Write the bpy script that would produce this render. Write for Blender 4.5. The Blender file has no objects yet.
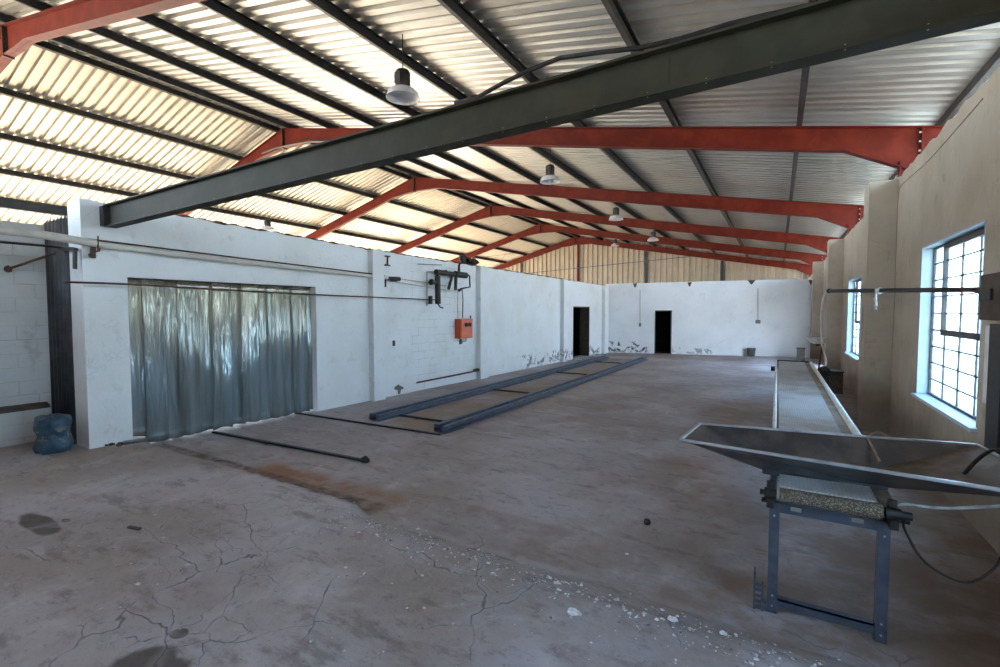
import bpy, math, random
from mathutils import Vector, Matrix
random.seed(7)
S = bpy.context.scene
COL = S.collection
PI = math.pi
rnd = random.uniform

# ------------------------------------------------------------------ camera
FPX = 472.2
HZ, VX, CH = 312.0, 778.0, 2.0
PITCH = math.atan((333.5 - HZ) / FPX)
YAW = math.atan((VX - 500) / math.hypot(FPX, 333.5 - HZ))
cam_d = bpy.data.cameras.new('camera')
cam = bpy.data.objects.new('camera', cam_d)
COL.objects.link(cam)
cam_d.sensor_width = 36.0
cam_d.lens = FPX * 36 / 1000
cam_d.clip_start = 0.05
cam_d.clip_end = 400
cam.location = (0, 0, CH)
cam.rotation_euler = (PI / 2 - PITCH, 0, YAW)
S.camera = cam
FW = Vector((-math.sin(YAW) * math.cos(PITCH), math.cos(YAW) * math.cos(PITCH), -math.sin(PITCH)))
RT = Vector((math.cos(YAW), math.sin(YAW), 0))
UP = RT.cross(FW)


def un(px, py, ax, v):
    """measure: the point where the sight line meets the plane axis = v"""
    d = FW + RT * ((px - 500) / FPX) + UP * ((333.5 - py) / FPX)
    i = 'xyz'.index(ax)
    c = Vector((0, 0, CH))
    return c + d * ((v - c[i]) / d[i])


# ------------------------------------------------------------------ materials
class NT:
    def __init__(self, name):
        self.m = bpy.data.materials.new(name)
        self.m.use_nodes = True
        self.t = self.m.node_tree
        self.b = self.t.nodes['Principled BSDF']
        self.pos = self.new('ShaderNodeNewGeometry').outputs['Position']

    def new(self, typ, **kw):
        n = self.t.nodes.new(typ)
        for k, v in kw.items():
            setattr(n, k, v)
        return n

    def put(self, sock, v):
        if isinstance(v, bpy.types.NodeSocket):
            self.t.links.new(v, sock)
        elif v is not None:
            sock.default_value = v

    def math(self, op, a, b=None, c=None, clamp=False):
        n = self.new('ShaderNodeMath', operation=op, use_clamp=clamp)
        self.put(n.inputs[0], a)
        if b is not None:
            self.put(n.inputs[1], b)
        if c is not None:
            self.put(n.inputs[2], c)
        return n.outputs[0]

    def noise(self, scale, detail=4, rough=0.55, vec=None, dist=0.0, col=False):
        n = self.new('ShaderNodeTexNoise')
        self.put(n.inputs['Vector'], vec or self.pos)
        n.inputs['Scale'].default_value = scale
        n.inputs['Detail'].default_value = detail
        n.inputs['Roughness'].default_value = rough
        n.inputs['Distortion'].default_value = dist
        return n.outputs['Color' if col else 'Fac']

    def ramp(self, f, a, b, lo=0.0, hi=1.0):
        n = self.new('ShaderNodeMapRange', interpolation_type='SMOOTHSTEP')
        self.put(n.inputs[0], f)
        for i, v in zip((1, 2, 3, 4), (a, b, lo, hi)):
            n.inputs[i].default_value = v
        return n.outputs[0]

    def mix(self, f, a, b):
        n = self.new('ShaderNodeMix', data_type='RGBA')
        self.put(n.inputs[0], f)
        for i, v in ((6, a), (7, b)):
            if not isinstance(v, bpy.types.NodeSocket):
                v = (*v, 1)
            self.put(n.inputs[i], v)
        return n.outputs[2]

    def xyz(self):
        n = self.new('ShaderNodeSeparateXYZ')
        self.put(n.inputs[0], self.pos)
        return n.outputs

    def mapping(self, scale, rot=(0, 0, 0), vec=None):
        n = self.new('ShaderNodeMapping')
        self.put(n.inputs[0], vec or self.pos)
        n.inputs['Scale'].default_value = scale
        n.inputs['Rotation'].default_value = rot
        return n.outputs[0]

    def bump(self, h, strength=0.4, dist=0.02):
        n = self.new('ShaderNodeBump')
        n.inputs['Strength'].default_value = strength
        n.inputs['Distance'].default_value = dist
        self.put(n.inputs['Height'], h)
        self.put(self.b.inputs['Normal'], n.outputs[0])

    def done(self, col, rough=0.6, metal=0.0, **kw):
        if not isinstance(col, bpy.types.NodeSocket):
            col = (*col, 1)
        self.put(self.b.inputs['Base Color'], col)
        self.put(self.b.inputs['Roughness'], rough)
        self.put(self.b.inputs['Metallic'], metal)
        for k, v in kw.items():
            self.put(self.b.inputs[k], v)
        return self.m


def simple(name, c1, c2, rough=0.6, metal=0.0, scale=6.0, lo=0.4, hi=0.65, bump=0.15):
    n = NT(name)
    f = n.noise(scale, 6, 0.6)
    n.bump(n.noise(scale * 6, 3), bump, 0.01)
    return n.done(n.mix(n.ramp(f, lo, hi), c1, c2), rough, metal)


M = {}
M['red'] = simple('red_oxide_steel', (0.092, 0.0085, 0.0035), (0.13, 0.015, 0.006), 0.6, 0.0, 3)
M['red'].node_tree.nodes['Principled BSDF'].inputs['Specular IOR Level'].default_value = 0.2
M['purlin'] = simple('dark_purlin_steel', (0.012, 0.011, 0.010), (0.03, 0.027, 0.024), 0.55, 0.0, 5)
M['green'] = simple('olive_grey_beam_paint', (0.032, 0.028, 0.016), (0.044, 0.038, 0.022), 0.6, 0.0, 4)
M['green'].node_tree.nodes['Principled BSDF'].inputs['Specular IOR Level'].default_value = 0.25
M['black'] = simple('black_iron', (0.010, 0.009, 0.009), (0.03, 0.022, 0.018), 0.5, 0.1, 14)
M['rust'] = simple('rusty_iron', (0.055, 0.022, 0.013), (0.12, 0.058, 0.03), 0.8, 0.0, 12)
M['cream_pipe'] = simple('cream_pipe_paint', (0.62, 0.60, 0.55), (0.50, 0.47, 0.40), 0.45, 0.0, 3)
M['rail'] = simple('blue_grey_rail_steel', (0.075, 0.09, 0.13), (0.13, 0.15, 0.20), 0.42, 0.35, 8)
M['frame'] = simple('slate_frame_paint', (0.055, 0.066, 0.095), (0.085, 0.096, 0.12), 0.45, 0.2, 9)
M['stainless'] = simple('dull_stainless_sheet', (0.13, 0.13, 0.145), (0.21, 0.20, 0.205), 0.30, 0.75, 5, bump=0.04)
M['bright'] = simple('worn_bright_edge', (0.52, 0.54, 0.58), (0.38, 0.39, 0.42), 0.3, 0.6, 8, bump=0.03)
M['orange'] = simple('orange_enamel', (0.62, 0.085, 0.012), (0.52, 0.075, 0.012), 0.4, 0.0, 8)
M['white_enamel'] = simple('grey_white_enamel', (0.60, 0.60, 0.63), (0.50, 0.50, 0.53), 0.35, 0.0, 8, bump=0.02)
M['whitepaint'] = simple('white_rail_paint', (0.80, 0.80, 0.78), (0.66, 0.64, 0.58), 0.45, 0.0, 7)
M['winframe'] = simple('dark_window_steel', (0.05, 0.05, 0.055), (0.09, 0.075, 0.06), 0.5, 0.1, 12)
M['reveal'] = simple('pale_blue_white_reveal', (0.42, 0.50, 0.56), (0.48, 0.55, 0.60), 0.5, 0.0, 5)
M['corr_dark'] = simple('dark_corrugated_steel', (0.035, 0.04, 0.048), (0.06, 0.065, 0.075), 0.45, 0.4, 4)
M['board'] = simple('brown_gap_shade_and_cord', (0.20, 0.135, 0.09), (0.32, 0.26, 0.20), 0.6, 0.0, 2.5)  # shade of the gap beside the belt as colour; cord and wire share it
M['cloth_white'] = simple('torn_white_plastic', (0.75, 0.75, 0.76), (0.62, 0.62, 0.62), 0.4, 0.0, 20)
M['chip'] = simple('white_plaster_chips', (0.82, 0.81, 0.82), (0.62, 0.60, 0.60), 0.9, 0.0, 30)
M['hose'] = simple('dirty_grey_hose', (0.34, 0.35, 0.36), (0.22, 0.21, 0.20), 0.5, 0.0, 20)
M['nest'] = simple('dry_grass', (0.22, 0.12, 0.03), (0.32, 0.18, 0.06), 0.9, 0.0, 30)
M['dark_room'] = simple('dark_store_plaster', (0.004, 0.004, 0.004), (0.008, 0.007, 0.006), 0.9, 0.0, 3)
M['grey_block'] = simple('grey_plastic', (0.13, 0.135, 0.14), (0.19, 0.19, 0.19), 0.7, 0.0, 10)
M['brownbox'] = simple('dark_brown_box', (0.055, 0.04, 0.03), (0.09, 0.065, 0.045), 0.7, 0.0, 10)
M['sand'] = simple('pale_sand_ground', (0.62, 0.50, 0.34), (0.52, 0.41, 0.27), 0.95, 0.0, 0.7)
M['gravel'] = simple('grey_white_rubble', (0.70, 0.68, 0.68), (0.16, 0.14, 0.13), 0.9, 0.0, 25, 0.42, 0.62)


def sheet_mat(name, c1, c2, metal, rough, axis):
    n = NT(name)
    sc = (0.25, 5.0, 1.0) if axis == 'x' else (5.0, 1.0, 0.3)
    streak = n.noise(1.2, 5, 0.6, n.mapping(sc))
    spot = n.noise(2.2, 5, 0.6)
    f = n.math('MULTIPLY', n.ramp(streak, 0.35, 0.7), n.ramp(spot, 0.3, 0.7))
    return n.done(n.mix(f, c1, c2), rough, metal)


M['roof'] = sheet_mat('galvanised_roof_sheet', (0.385, 0.37, 0.345), (0.28, 0.265, 0.235), 0.6, 0.36, 'x')
M['gable'] = sheet_mat('galvanised_gable_sheet', (0.40, 0.33, 0.25), (0.30, 0.24, 0.18), 0.15, 0.5, 'z')


def wall_mat(name, base, dirty, blotch, brick=None, damage=None, low_dirt=0.0, cracks=0.12, brick_amt=1.0):
    """painted masonry: stains, hairline cracks, optional brick joints showing in a y-range, blown plaster near the floor"""
    n = NT(name)
    X, Y, Z = n.xyz()[0], n.xyz()[1], n.xyz()[2]
    col = n.mix(n.ramp(n.noise(0.9, 6, 0.6), 0.38, 0.72), base, dirty)
    col = n.mix(n.math('MULTIPLY', n.ramp(n.noise(3.5, 7, 0.68), 0.56, 0.72), 0.45), col, blotch)
    sv = n.mapping((2.2, 2.2, 0.5))
    col = n.mix(n.math('MULTIPLY', n.ramp(n.noise(2.0, 5, 0.6, sv), 0.55, 0.75), 0.03), col, blotch)
    h = n.noise(14, 5, 0.6)
    v = n.new('ShaderNodeTexVoronoi', feature='DISTANCE_TO_EDGE')
    wv = n.new('ShaderNodeVectorMath', operation='ADD')
    n.put(wv.inputs[0], n.pos)
    nc = n.new('ShaderNodeVectorMath', operation='SCALE')
    n.put(nc.inputs[0], n.noise(1.3, 4, 0.6, col=True))
    nc.inputs['Scale'].default_value = 0.9
    n.put(wv.inputs[1], nc.outputs[0])
    n.put(v.inputs['Vector'], wv.outputs[0])
    v.inputs['Scale'].default_value = 0.55
    crack = n.math('MULTIPLY', n.ramp(v.outputs['Distance'], 0.0, 0.006, 1, 0), n.ramp(n.noise(0.8, 2), 0.5, 0.6))
    col = n.mix(n.math('MULTIPLY', crack, cracks), col, (0.10, 0.09, 0.08))
    if brick:
        y0, y1 = brick
        cv = n.new('ShaderNodeCombineXYZ')
        n.put(cv.inputs[0], Y)
        n.put(cv.inputs[1], Z)
        br = n.new('ShaderNodeTexBrick')
        n.put(br.inputs['Vector'], cv.outputs[0])
        br.inputs['Scale'].default_value = 1.0
        br.inputs['Brick Width'].default_value = 0.42
        br.inputs['Row Height'].default_value = 0.2
        br.inputs['Mortar Size'].default_value = 0.007
        br.inputs['Color1'].default_value = (0, 0, 0, 1)
        br.inputs['Color2'].default_value = (0, 0, 0, 1)
        br.inputs['Mortar'].default_value = (1, 1, 1, 1)
        inside = n.math('MULTIPLY', n.math('GREATER_THAN', Y, y0), n.math('LESS_THAN', Y, y1))
        joint = n.math('MULTIPLY', br.outputs['Color'], inside)
        j2 = n.math('MULTIPLY', joint, n.ramp(n.noise(1.7, 3), 0.42, 0.6, 0.12, 0.8))
        col = n.mix(n.math('MULTIPLY', j2, brick_amt), col, (0.20, 0.18, 0.15))
        h = n.math('SUBTRACT', h, n.math('MULTIPLY', joint, 1.2))
    for (ax, a0, a1, ztop, amt) in (damage or []):
        A = X if ax == 'x' else Y
        rngm = n.math('MULTIPLY', n.ramp(A, a0 - 0.15, a0 + 0.15), n.ramp(A, a1 - 0.15, a1 + 0.15, 1, 0))
        zz = n.math('MULTIPLY', n.ramp(Z, ztop * 0.75, ztop, 1, 0), n.ramp(Z, 0.02, 0.12, 0.35, 1))
        nz = n.noise(1.3, 6, 0.6, dist=0.8)
        vein = n.ramp(n.math('ABSOLUTE', n.math('SUBTRACT', nz, 0.5)), 0.02, 0.04, 1, 0)
        vein = n.math('MULTIPLY', vein, n.ramp(n.noise(2.2, 3), 0.36, 0.46))
        f = n.math('MULTIPLY', n.math('MULTIPLY', rngm, zz), n.math('MULTIPLY', vein, amt))
        col = n.mix(f, col, (0.055, 0.055, 0.06))
    if low_dirt:
        lz = n.math('ADD', Z, n.math('MULTIPLY', n.noise(1.6, 5, 0.7), -1.3))
        col = n.mix(n.math('MULTIPLY', n.ramp(lz, -0.75, 0.75, 1, 0), low_dirt), col, (0.165, 0.11, 0.075))
    n.bump(h, 0.35, 0.012)
    return n.done(col, 0.75)


M['wall_l'] = wall_mat('white_limewash_wall', (0.78, 0.80, 0.81), (0.71, 0.72, 0.71), (0.50, 0.48, 0.45), (8.95, 11.55),
                       [('y', 14.2, 21.8, 0.55, 0.8)], brick_amt=0.4)
M['wall_f'] = wall_mat('white_far_wall', (0.82, 0.84, 0.87), (0.74, 0.76, 0.79), (0.60, 0.60, 0.62), None,
                       [('x', -7.6, -5.4, 0.62, 1.0), ('x', -4.3, -2.6, 0.34, 0.6)], low_dirt=0.08, cracks=0.15)
M['wall_r'] = wall_mat('beige_dirty_plaster', (0.51, 0.435, 0.34), (0.41, 0.34, 0.255), (0.24, 0.185, 0.14), None, None,
                       low_dirt=0.85, cracks=0.2)
M['wall_b'] = wall_mat('white_painted_blockwork', (0.66, 0.68, 0.68), (0.57, 0.58, 0.57), (0.34, 0.32, 0.29), (-9, 30), None,
                       low_dirt=0.1, brick_amt=0.45)


def floor_mat():
    n = NT('worn_purple_grey_concrete')
    X, Y, Z = n.xyz()[0], n.xyz()[1], n.xyz()[2]
    col = n.mix(n.ramp(n.noise(0.55, 7, 0.62), 0.36, 0.66), (0.31, 0.255, 0.235), (0.46, 0.42, 0.445))
    col = n.mix(n.math('MULTIPLY', n.ramp(n.noise(1.7, 8, 0.7, dist=0.6), 0.5, 0.72), 0.55), col, (0.58, 0.545, 0.59))
    col = n.mix(n.math('MULTIPLY', n.ramp(n.noise(2.6, 8, 0.7, n.mapping((0.8, 2.2, 1), (0, 0, 0.5))), 0.52, 0.66), 0.5), col, (0.13, 0.095, 0.08))
    col = n.mix(n.math('MULTIPLY', n.ramp(n.noise(6.5, 8, 0.75, n.mapping((1, 1.25, 1), (0, 0, 0.3))), 0.52, 0.68), 0.5), col, (0.15, 0.11, 0.095))
    col = n.mix(n.math('MULTIPLY', n.ramp(n.noise(16, 4, 0.7), 0.55, 0.72), 0.3), col, (0.44, 0.41, 0.41))
    col = n.mix(n.math('MULTIPLY', n.ramp(n.noise(30, 3, 0.7), 0.60, 0.74), 0.45), col, (0.09, 0.075, 0.065))

    def band(S_, a, b, w):
        return n.math('MULTIPLY', n.ramp(S_, a - w, a + w), n.ramp(S_, b - w, b + w, 1, 0))

    def patch(x0, x1, y0, y1, wx, wy, c, amt, sc=1.2):
        nonlocal col
        f = n.math('MULTIPLY', band(X, x0, x1, wx), band(Y, y0, y1, wy))
        f = n.math('MULTIPLY', f, n.ramp(n.noise(sc, 6, 0.65), 0.35, 0.62, 0.15, 1))
        col = n.mix(n.math('MULTIPLY', f, amt), col, c)
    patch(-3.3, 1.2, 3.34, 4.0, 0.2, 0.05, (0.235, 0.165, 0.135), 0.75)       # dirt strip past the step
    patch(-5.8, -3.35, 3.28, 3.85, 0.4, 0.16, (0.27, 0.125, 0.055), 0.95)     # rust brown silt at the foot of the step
    patch(-8.2, -3.45, 3.2, 3.55, 0.1, 0.035, (0.10, 0.072, 0.055), 1.0, 4.0)       # shade below the step edge, painted as a dark band
    patch(-6.1, -4.95, 6.2, 20, 0.12, 0.4, (0.30, 0.19, 0.105), 0.8, 0.8)    # ochre dust between the rails
    patch(0.5, 2.0, 1.5, 22, 0.5, 0.8, (0.185, 0.115, 0.07), 0.9)            # brown silt along the window wall
    patch(-0.6, 1.8, 2.6, 5.5, 0.5, 0.6, (0.18, 0.115, 0.075), 0.7)
    patch(-9.6, -6.5, -1, 3.2, 0.6, 0.3, (0.33, 0.27, 0.215), 0.6)
    patch(-1.35, -0.75, 6.2, 6.8, 0.3, 0.3, (0.26, 0.13, 0.07), 0.6)
    patch(-7.4, -1.0, 21.0, 24.5, 0.5, 0.5, (0.24, 0.16, 0.12), 0.7)

    # two dark damp stains on the near slab
    wob = n.math('MULTIPLY', n.math('SUBTRACT', n.noise(3.2, 4, 0.6), 0.5), 0.5)
    for (cx, cy, rx, ry) in ((-2.80, 1.10, 0.24, 0.20), (-5.65, 1.47, 0.34, 0.10), (-2.98, 1.36, 0.05, 0.04), (-5.5, 1.62, 0.06, 0.03)):
        dx = n.math('DIVIDE', n.math('SUBTRACT', X, cx), rx)
        dy = n.math('DIVIDE', n.math('SUBTRACT', Y, cy), ry)
        d = n.math('SQRT', n.math('ADD', n.math('MULTIPLY', dx, dx), n.math('MULTIPLY', dy, dy)))
        d = n.math('ADD', d, n.math('MULTIPLY', wob, 2.2))
        col = n.mix(n.ramp(d, 0.85, 1.12, 0.85, 0), col, (0.062, 0.045, 0.035))
    # crack network
    wv = n.new('ShaderNodeVectorMath', operation='ADD')
    n.put(wv.inputs[0], n.pos)
    nc = n.new('ShaderNodeVectorMath', operation='SCALE')
    n.put(nc.inputs[0], n.noise(2.2, 3, 0.55, col=True))
    nc.inputs['Scale'].default_value = 0.33
    n.put(wv.inputs[1], nc.outputs[0])
    h = n.noise(9, 8, 0.68)
    for sc, w, lo in ((1.15, 0.007, 0.45), (2.6, 0.009, 0.50)):
        v = n.new('ShaderNodeTexVoronoi', feature='DISTANCE_TO_EDGE')
        n.put(v.inputs['Vector'], wv.outputs[0])
        v.inputs['Scale'].default_value = sc
        zone = n.ramp(n.noise(0.62, 3, 0.5, n.mapping((1, 1.4, 1))), lo, lo + 0.07)
        slab = n.ramp(Y, 3.0, 3.6, 1, 0.35)
        line = n.math('MULTIPLY', n.ramp(v.outputs['Distance'], 0.0, w, 1, 0), n.math('MULTIPLY', zone, slab))
        halo = n.math('MULTIPLY', n.ramp(v.outputs['Distance'], 0.0, w * 9, 1, 0), n.math('MULTIPLY', zone, slab))
        col = n.mix(n.math('MULTIPLY', halo, 0.28), col, (0.42, 0.40, 0.43))
        col = n.mix(n.math('MULTIPLY', line, 0.6), col, (0.05, 0.042, 0.04))
        h = n.math('SUBTRACT', h, n.math('MULTIPLY', line, 1.1))
    n.bump(h, 0.55, 0.02)
    r = n.ramp(n.noise(1.1, 4), 0.35, 0.65, 0.62, 0.85)
    return n.done(col, r)


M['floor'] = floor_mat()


def curtain_mat():
    n = NT('clouded_plastic_strip')
    Z = n.xyz()[2]
    c = n.mix(n.ramp(Z, 1.2, 2.3), (0.26, 0.32, 0.35), (0.30, 0.28, 0.215))
    c = n.mix(n.math('MULTIPLY', n.ramp(n.noise(1.2, 4, 0.6, n.mapping((4, 4, 0.25))), 0.4, 0.7), 0.6), c, (0.11, 0.11, 0.085))
    n.bump(n.noise(2.0, 3, 0.5, n.mapping((5, 5, 0.6))), 0.5, 0.05)
    return n.done(c, 0.16, 0.35, **{'Transmission Weight': 0.22, 'Specular IOR Level': 0.9})


M['curtain'] = curtain_mat()


def glass_mat():
    n = NT('dusty_window_glass')
    t = n.new('ShaderNodeBsdfTransparent')
    t.inputs[0].default_value = (0.84, 0.93, 0.95, 1)
    d = n.new('ShaderNodeBsdfTranslucent')
    d.inputs[0].default_value = (0.75, 0.80, 0.82, 1)
    m = n.new('ShaderNodeMixShader')
    n.put(m.inputs[0], n.ramp(n.noise(2.5, 4), 0.3, 0.7, 0.12, 0.32))
    n.put(m.inputs[1], t.outputs[0])
    n.put(m.inputs[2], d.outputs[0])
    n.t.links.new(m.outputs[0], n.t.nodes['Material Output'].inputs['Surface'])
    return n.m


M['glass'] = glass_mat()


def belt_mat():
    n = NT('grey_mesh_belt')
    w = n.new('ShaderNodeTexWave', bands_direction='Y')
    n.put(w.inputs['Vector'], n.pos)
    w.inputs['Scale'].default_value = 9
    w2 = n.new('ShaderNodeTexWave', bands_direction='X')
    n.put(w2.inputs['Vector'], n.pos)
    w2.inputs['Scale'].default_value = 14
    k = n.math('MULTIPLY', w.outputs['Fac'], w2.outputs['Fac'])
    c = n.mix(n.ramp(n.noise(1.6, 6, 0.65), 0.4, 0.7), (0.56, 0.56, 0.57), (0.36, 0.31, 0.27))
    c = n.mix(n.math('MULTIPLY', k, 0.3), c, (0.13, 0.12, 0.11))
    n.bump(k, 0.6, 0.01)
    return n.done(c, 0.5, 0.2)


M['belt'] = belt_mat()


def roller_mat():
    n = NT('scaly_rusted_roller')
    v = n.new('ShaderNodeTexVoronoi')
    n.put(v.inputs['Vector'], n.pos)
    v.inputs['Scale'].default_value = 110
    c = n.mix(n.ramp(v.outputs['Distance'], 0.1, 0.6), (0.30, 0.25, 0.18), (0.07, 0.055, 0.04))
    n.bump(v.outputs['Distance'], 0.7, 0.01)
    return n.done(c, 0.7)


M['roller'] = roller_mat()


def sack_mat():
    n = NT('printed_blue_plastic')
    Z = n.xyz()[2]
    f = n.math('MULTIPLY', n.ramp(n.noise(7, 5, 0.7), 0.5, 0.6), n.math('MULTIPLY', n.ramp(Z, 0.24, 0.32), n.ramp(Z, 0.42, 0.5, 1, 0)))
    c = n.mix(n.ramp(n.noise(4, 5, 0.7), 0.4, 0.65), (0.02, 0.055, 0.095), (0.045, 0.10, 0.145))
    c = n.mix(f, c, (0.22, 0.24, 0.20))
    n.bump(n.noise(9, 4), 0.6, 0.03)
    return n.done(c, 0.45)


M['sack'] = sack_mat()

# ------------------------------------------------------------------ mesh collecting


class MB:
    def __init__(self):
        self.v, self.f, self.sm = [], [], []

    def add(self, vs, fs, smooth=False):
        o = len(self.v)
        self.v += [tuple(p) for p in vs]
        self.f += [tuple(i + o for i in f) for f in fs]
        self.sm += [smooth] * len(fs)
        return self

    def box(self, a, b):
        (x0, y0, z0), (x1, y1, z1) = a, b
        vs = [(x, y, z) for x in (x0, x1) for y in (y0, y1) for z in (z0, z1)]
        return self.add(vs, [(0, 1, 3, 2), (4, 6, 7, 5), (0, 4, 5, 1), (2, 3, 7, 6), (0, 2, 6, 4), (1, 5, 7, 3)])

    def bar(self, p, q, w, h, up=(0, 0, 1)):
        """a box from p to q, w wide, h deep about the line"""
        p, q = Vector(p), Vector(q)
        d = (q - p).normalized()
        s = d.cross(Vector(up)).normalized() * (w / 2)
        u = s.cross(d).normalized() * (h / 2)
        vs = [c + a * s + b * u for c in (p, q) for a, b in ((-1, -1), (1, -1), (1, 1), (-1, 1))]
        return self.add(vs, [(3, 2, 1, 0), (4, 5, 6, 7), (0, 1, 5, 4), (1, 2, 6, 5), (2, 3, 7, 6), (3, 0, 4, 7)])

    def prism(self, prof, p, q, up=(0, 0, 1)):
        """profile [(side, up)] swept from p to q, closed"""
        p, q = Vector(p), Vector(q)
        d = (q - p).normalized()
        s = d.cross(Vector(up)).normalized()
        u = s.cross(d).normalized()
        n = len(prof)
        vs = [c + s * a + u * b for c in (p, q) for a, b in prof]
        fs = [(i, (i + 1) % n, n + (i + 1) % n, n + i) for i in range(n)]
        fs += [tuple(range(n))[::-1], tuple(range(n, 2 * n))]
        return self.add(vs, fs)

    def tube(self, pts, r, n=10, caps=True):
        pts = [Vector(p) for p in pts]
        rs = r if isinstance(r, (list, tuple)) else [r] * len(pts)
        vs, fs = [], []
        prev = None
        for i, p in enumerate(pts):
            d = (pts[min(i + 1, len(pts) - 1)] - pts[max(i - 1, 0)]).normalized()
            if prev is None:
                a = d.cross(Vector((0, 0, 1)))
                if a.length < 0.1:
                    a = d.cross(Vector((1, 0, 0)))
            else:
                a = prev - d * prev.dot(d)
            a.normalize()
            prev = a
            b = d.cross(a)
            for k in range(n):
                t = 2 * PI * k / n
                vs.append(p + (a * math.cos(t) + b * math.sin(t)) * rs[i])
        for i in range(len(pts) - 1):
            for k in range(n):
                fs.append((i * n + k, i * n + (k + 1) % n, (i + 1) * n + (k + 1) % n, (i + 1) * n + k))
        self.add(vs, fs, True)
        if caps:
            m = (len(pts) - 1) * n
            self.add([vs[k] for k in range(n)] + [vs[m + k] for k in range(n)], [tuple(range(n))[::-1], tuple(range(n, 2 * n))])
        return self

    def lathe(self, prof, c, n=28):
        c = Vector(c)
        vs = [c + Vector((r * math.cos(2 * PI * k / n), r * math.sin(2 * PI * k / n), z)) for r, z in prof for k in range(n)]
        fs = [(i * n + k, i * n + (k + 1) % n, (i + 1) * n + (k + 1) % n, (i + 1) * n + k) for i in range(len(prof) - 1) for k in range(n)]
        return self.add(vs, fs, True)

    def blob(self, c, r, seg=8, jit=0.2):
        c = Vector(c)
        vs, fs = [], []
        rr = Vector(r) if not isinstance(r, (int, float)) else Vector((r, r, r))
        rings = seg // 2
        for i in range(rings + 1):
            th = PI * i / rings
            for k in range(seg):
                ph = 2 * PI * k / seg
                j = 1 + rnd(-jit, jit)
                vs.append(c + Vector((rr.x * math.sin(th) * math.cos(ph) * j, rr.y * math.sin(th) * math.sin(ph) * j, rr.z * math.cos(th) * j)))
        for i in range(rings):
            for k in range(seg):
                fs.append((i * seg + k, (i + 1) * seg + k, (i + 1) * seg + (k + 1) % seg, i * seg + (k + 1) % seg))
        return self.add(vs, fs)

    def build(self, name, mat, parent=None, bevel=0, solid=0, origin=None):
        me = bpy.data.meshes.new(name)
        o0 = Vector(origin) if origin is not None else (parent.matrix_world.translation if parent else Vector((0, 0, 0)))
        if origin is None and parent is None and self.v:
            n = len(self.v)
            o0 = Vector((sum(v[0] for v in self.v) / n, sum(v[1] for v in self.v) / n, min(v[2] for v in self.v)))
        if parent is not None:
            o0 = WORLD[parent.name]
        me.from_pydata([(v[0] - o0.x, v[1] - o0.y, v[2] - o0.z) for v in self.v], [], self.f)
        me.polygons.foreach_set('use_smooth', self.sm)
        me.update()
        me.materials.append(M[mat])
        o = bpy.data.objects.new(name, me)
        COL.objects.link(o)
        if parent is not None:
            o.parent = parent
        else:
            o.location = o0
        WORLD[o.name] = o0
        if bevel:
            b = o.modifiers.new('bevel', 'BEVEL')
            b.width = bevel
            b.segments = 2
            b.limit_method = 'ANGLE'
            b.angle_limit = 0.9
        if solid:
            s = o.modifiers.new('thickness', 'SOLIDIFY')
            s.thickness = solid
            s.offset = 0
        return o


WORLD = {}


def empty(name, loc, label, cat, group=None):
    o = bpy.data.objects.new(name, None)
    o.empty_display_size = 0.2
    COL.objects.link(o)
    o.location = loc
    WORLD[o.name] = Vector(loc)
    return tag(o, label, cat, group)


def tag(o, label=None, cat=None, group=None, kind=None):
    if label:
        o['label'] = label
    if cat:
        o['category'] = cat
    if group:
        o['group'] = group
    if kind:
        o['kind'] = kind
    return o


def struct(o, label=None):
    o['kind'] = 'structure'
    if label:
        o['label'] = label
    return o


def clone(root, delta, label, group=None):
    """a copy of a thing and of its parts"""
    r = root.copy()
    COL.objects.link(r)
    r.location = root.location + Vector(delta)
    WORLD[r.name] = WORLD[root.name] + Vector(delta)
    r['label'] = label
    if group:
        r['group'] = group
    for ch in list(root.children):
        c = ch.copy()
        COL.objects.link(c)
        c.parent = r
        for g in list(ch.children):
            d = g.copy()
            COL.objects.link(d)
            d.parent = c
    return r


# ------------------------------------------------------------------ floor
def frange(a, b, s):
    out, x = [], a
    while x < b - 1e-6:
        out.append(x)
        x += s
    out.append(b)
    return out


from mathutils import noise as mn


def smooth(t):
    t = max(0.0, min(1.0, t))
    return t * t * (3 - 2 * t)


SLAB = 0.12


def floor_z(x, y):
    e = 3.27 + 0.022 * mn.noise(Vector((x * 2.3, 0, 1))) + 0.016 * mn.noise(Vector((x * 9, 3, 1)))
    k = smooth((x + 3.55 + 0.1 * mn.noise(Vector((y * 5, 0, 0)))) / 0.22)
    t = (1 - k) * smooth((y - (e - 0.03)) / 0.03) + k * smooth((y - (e - 0.40)) / 0.45)
    z = SLAB * (1 - t)
    z += 0.006 * mn.noise(Vector((x * 1.1, y * 1.1, 0))) + 0.0025 * mn.noise(Vector((x * 5, y * 5, 4)))
    return z


xs = frange(-10.5, -8.0, 0.25) + frange(-7.95, 1.9, 0.06)
ys = frange(-6.0, 0.4, 0.4) + frange(0.45, 2.2, 0.06) + frange(2.22, 4.2, 0.022) + frange(4.3, 9, 0.12) + frange(9.3, 38, 0.5)
mb = MB()
nx = len(xs)
vs = [(x, y, floor_z(x, y)) for y in ys for x in xs]
fs = [(j * nx + i, j * nx + i + 1, (j + 1) * nx + i + 1, (j + 1) * nx + i) for j in range(len(ys) - 1) for i in range(nx - 1)]
mb.add(vs, fs, True)
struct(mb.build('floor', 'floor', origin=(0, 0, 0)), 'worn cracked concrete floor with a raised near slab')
mb = MB()
mb.box((-90, -60, -0.5), (-10.5, 90, -0.04))
mb.box((1.9, -60, -0.5), (90, 90, -0.04))
mb.box((-10.5, -60, -0.5), (1.9, -6, -0.04))
mb.box((-10.5, 38, -0.5), (1.9, 90, -0.04))
struct(mb.build('ground', 'sand', origin=(0, 0, 0)), 'pale sandy ground outside the building')


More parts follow.
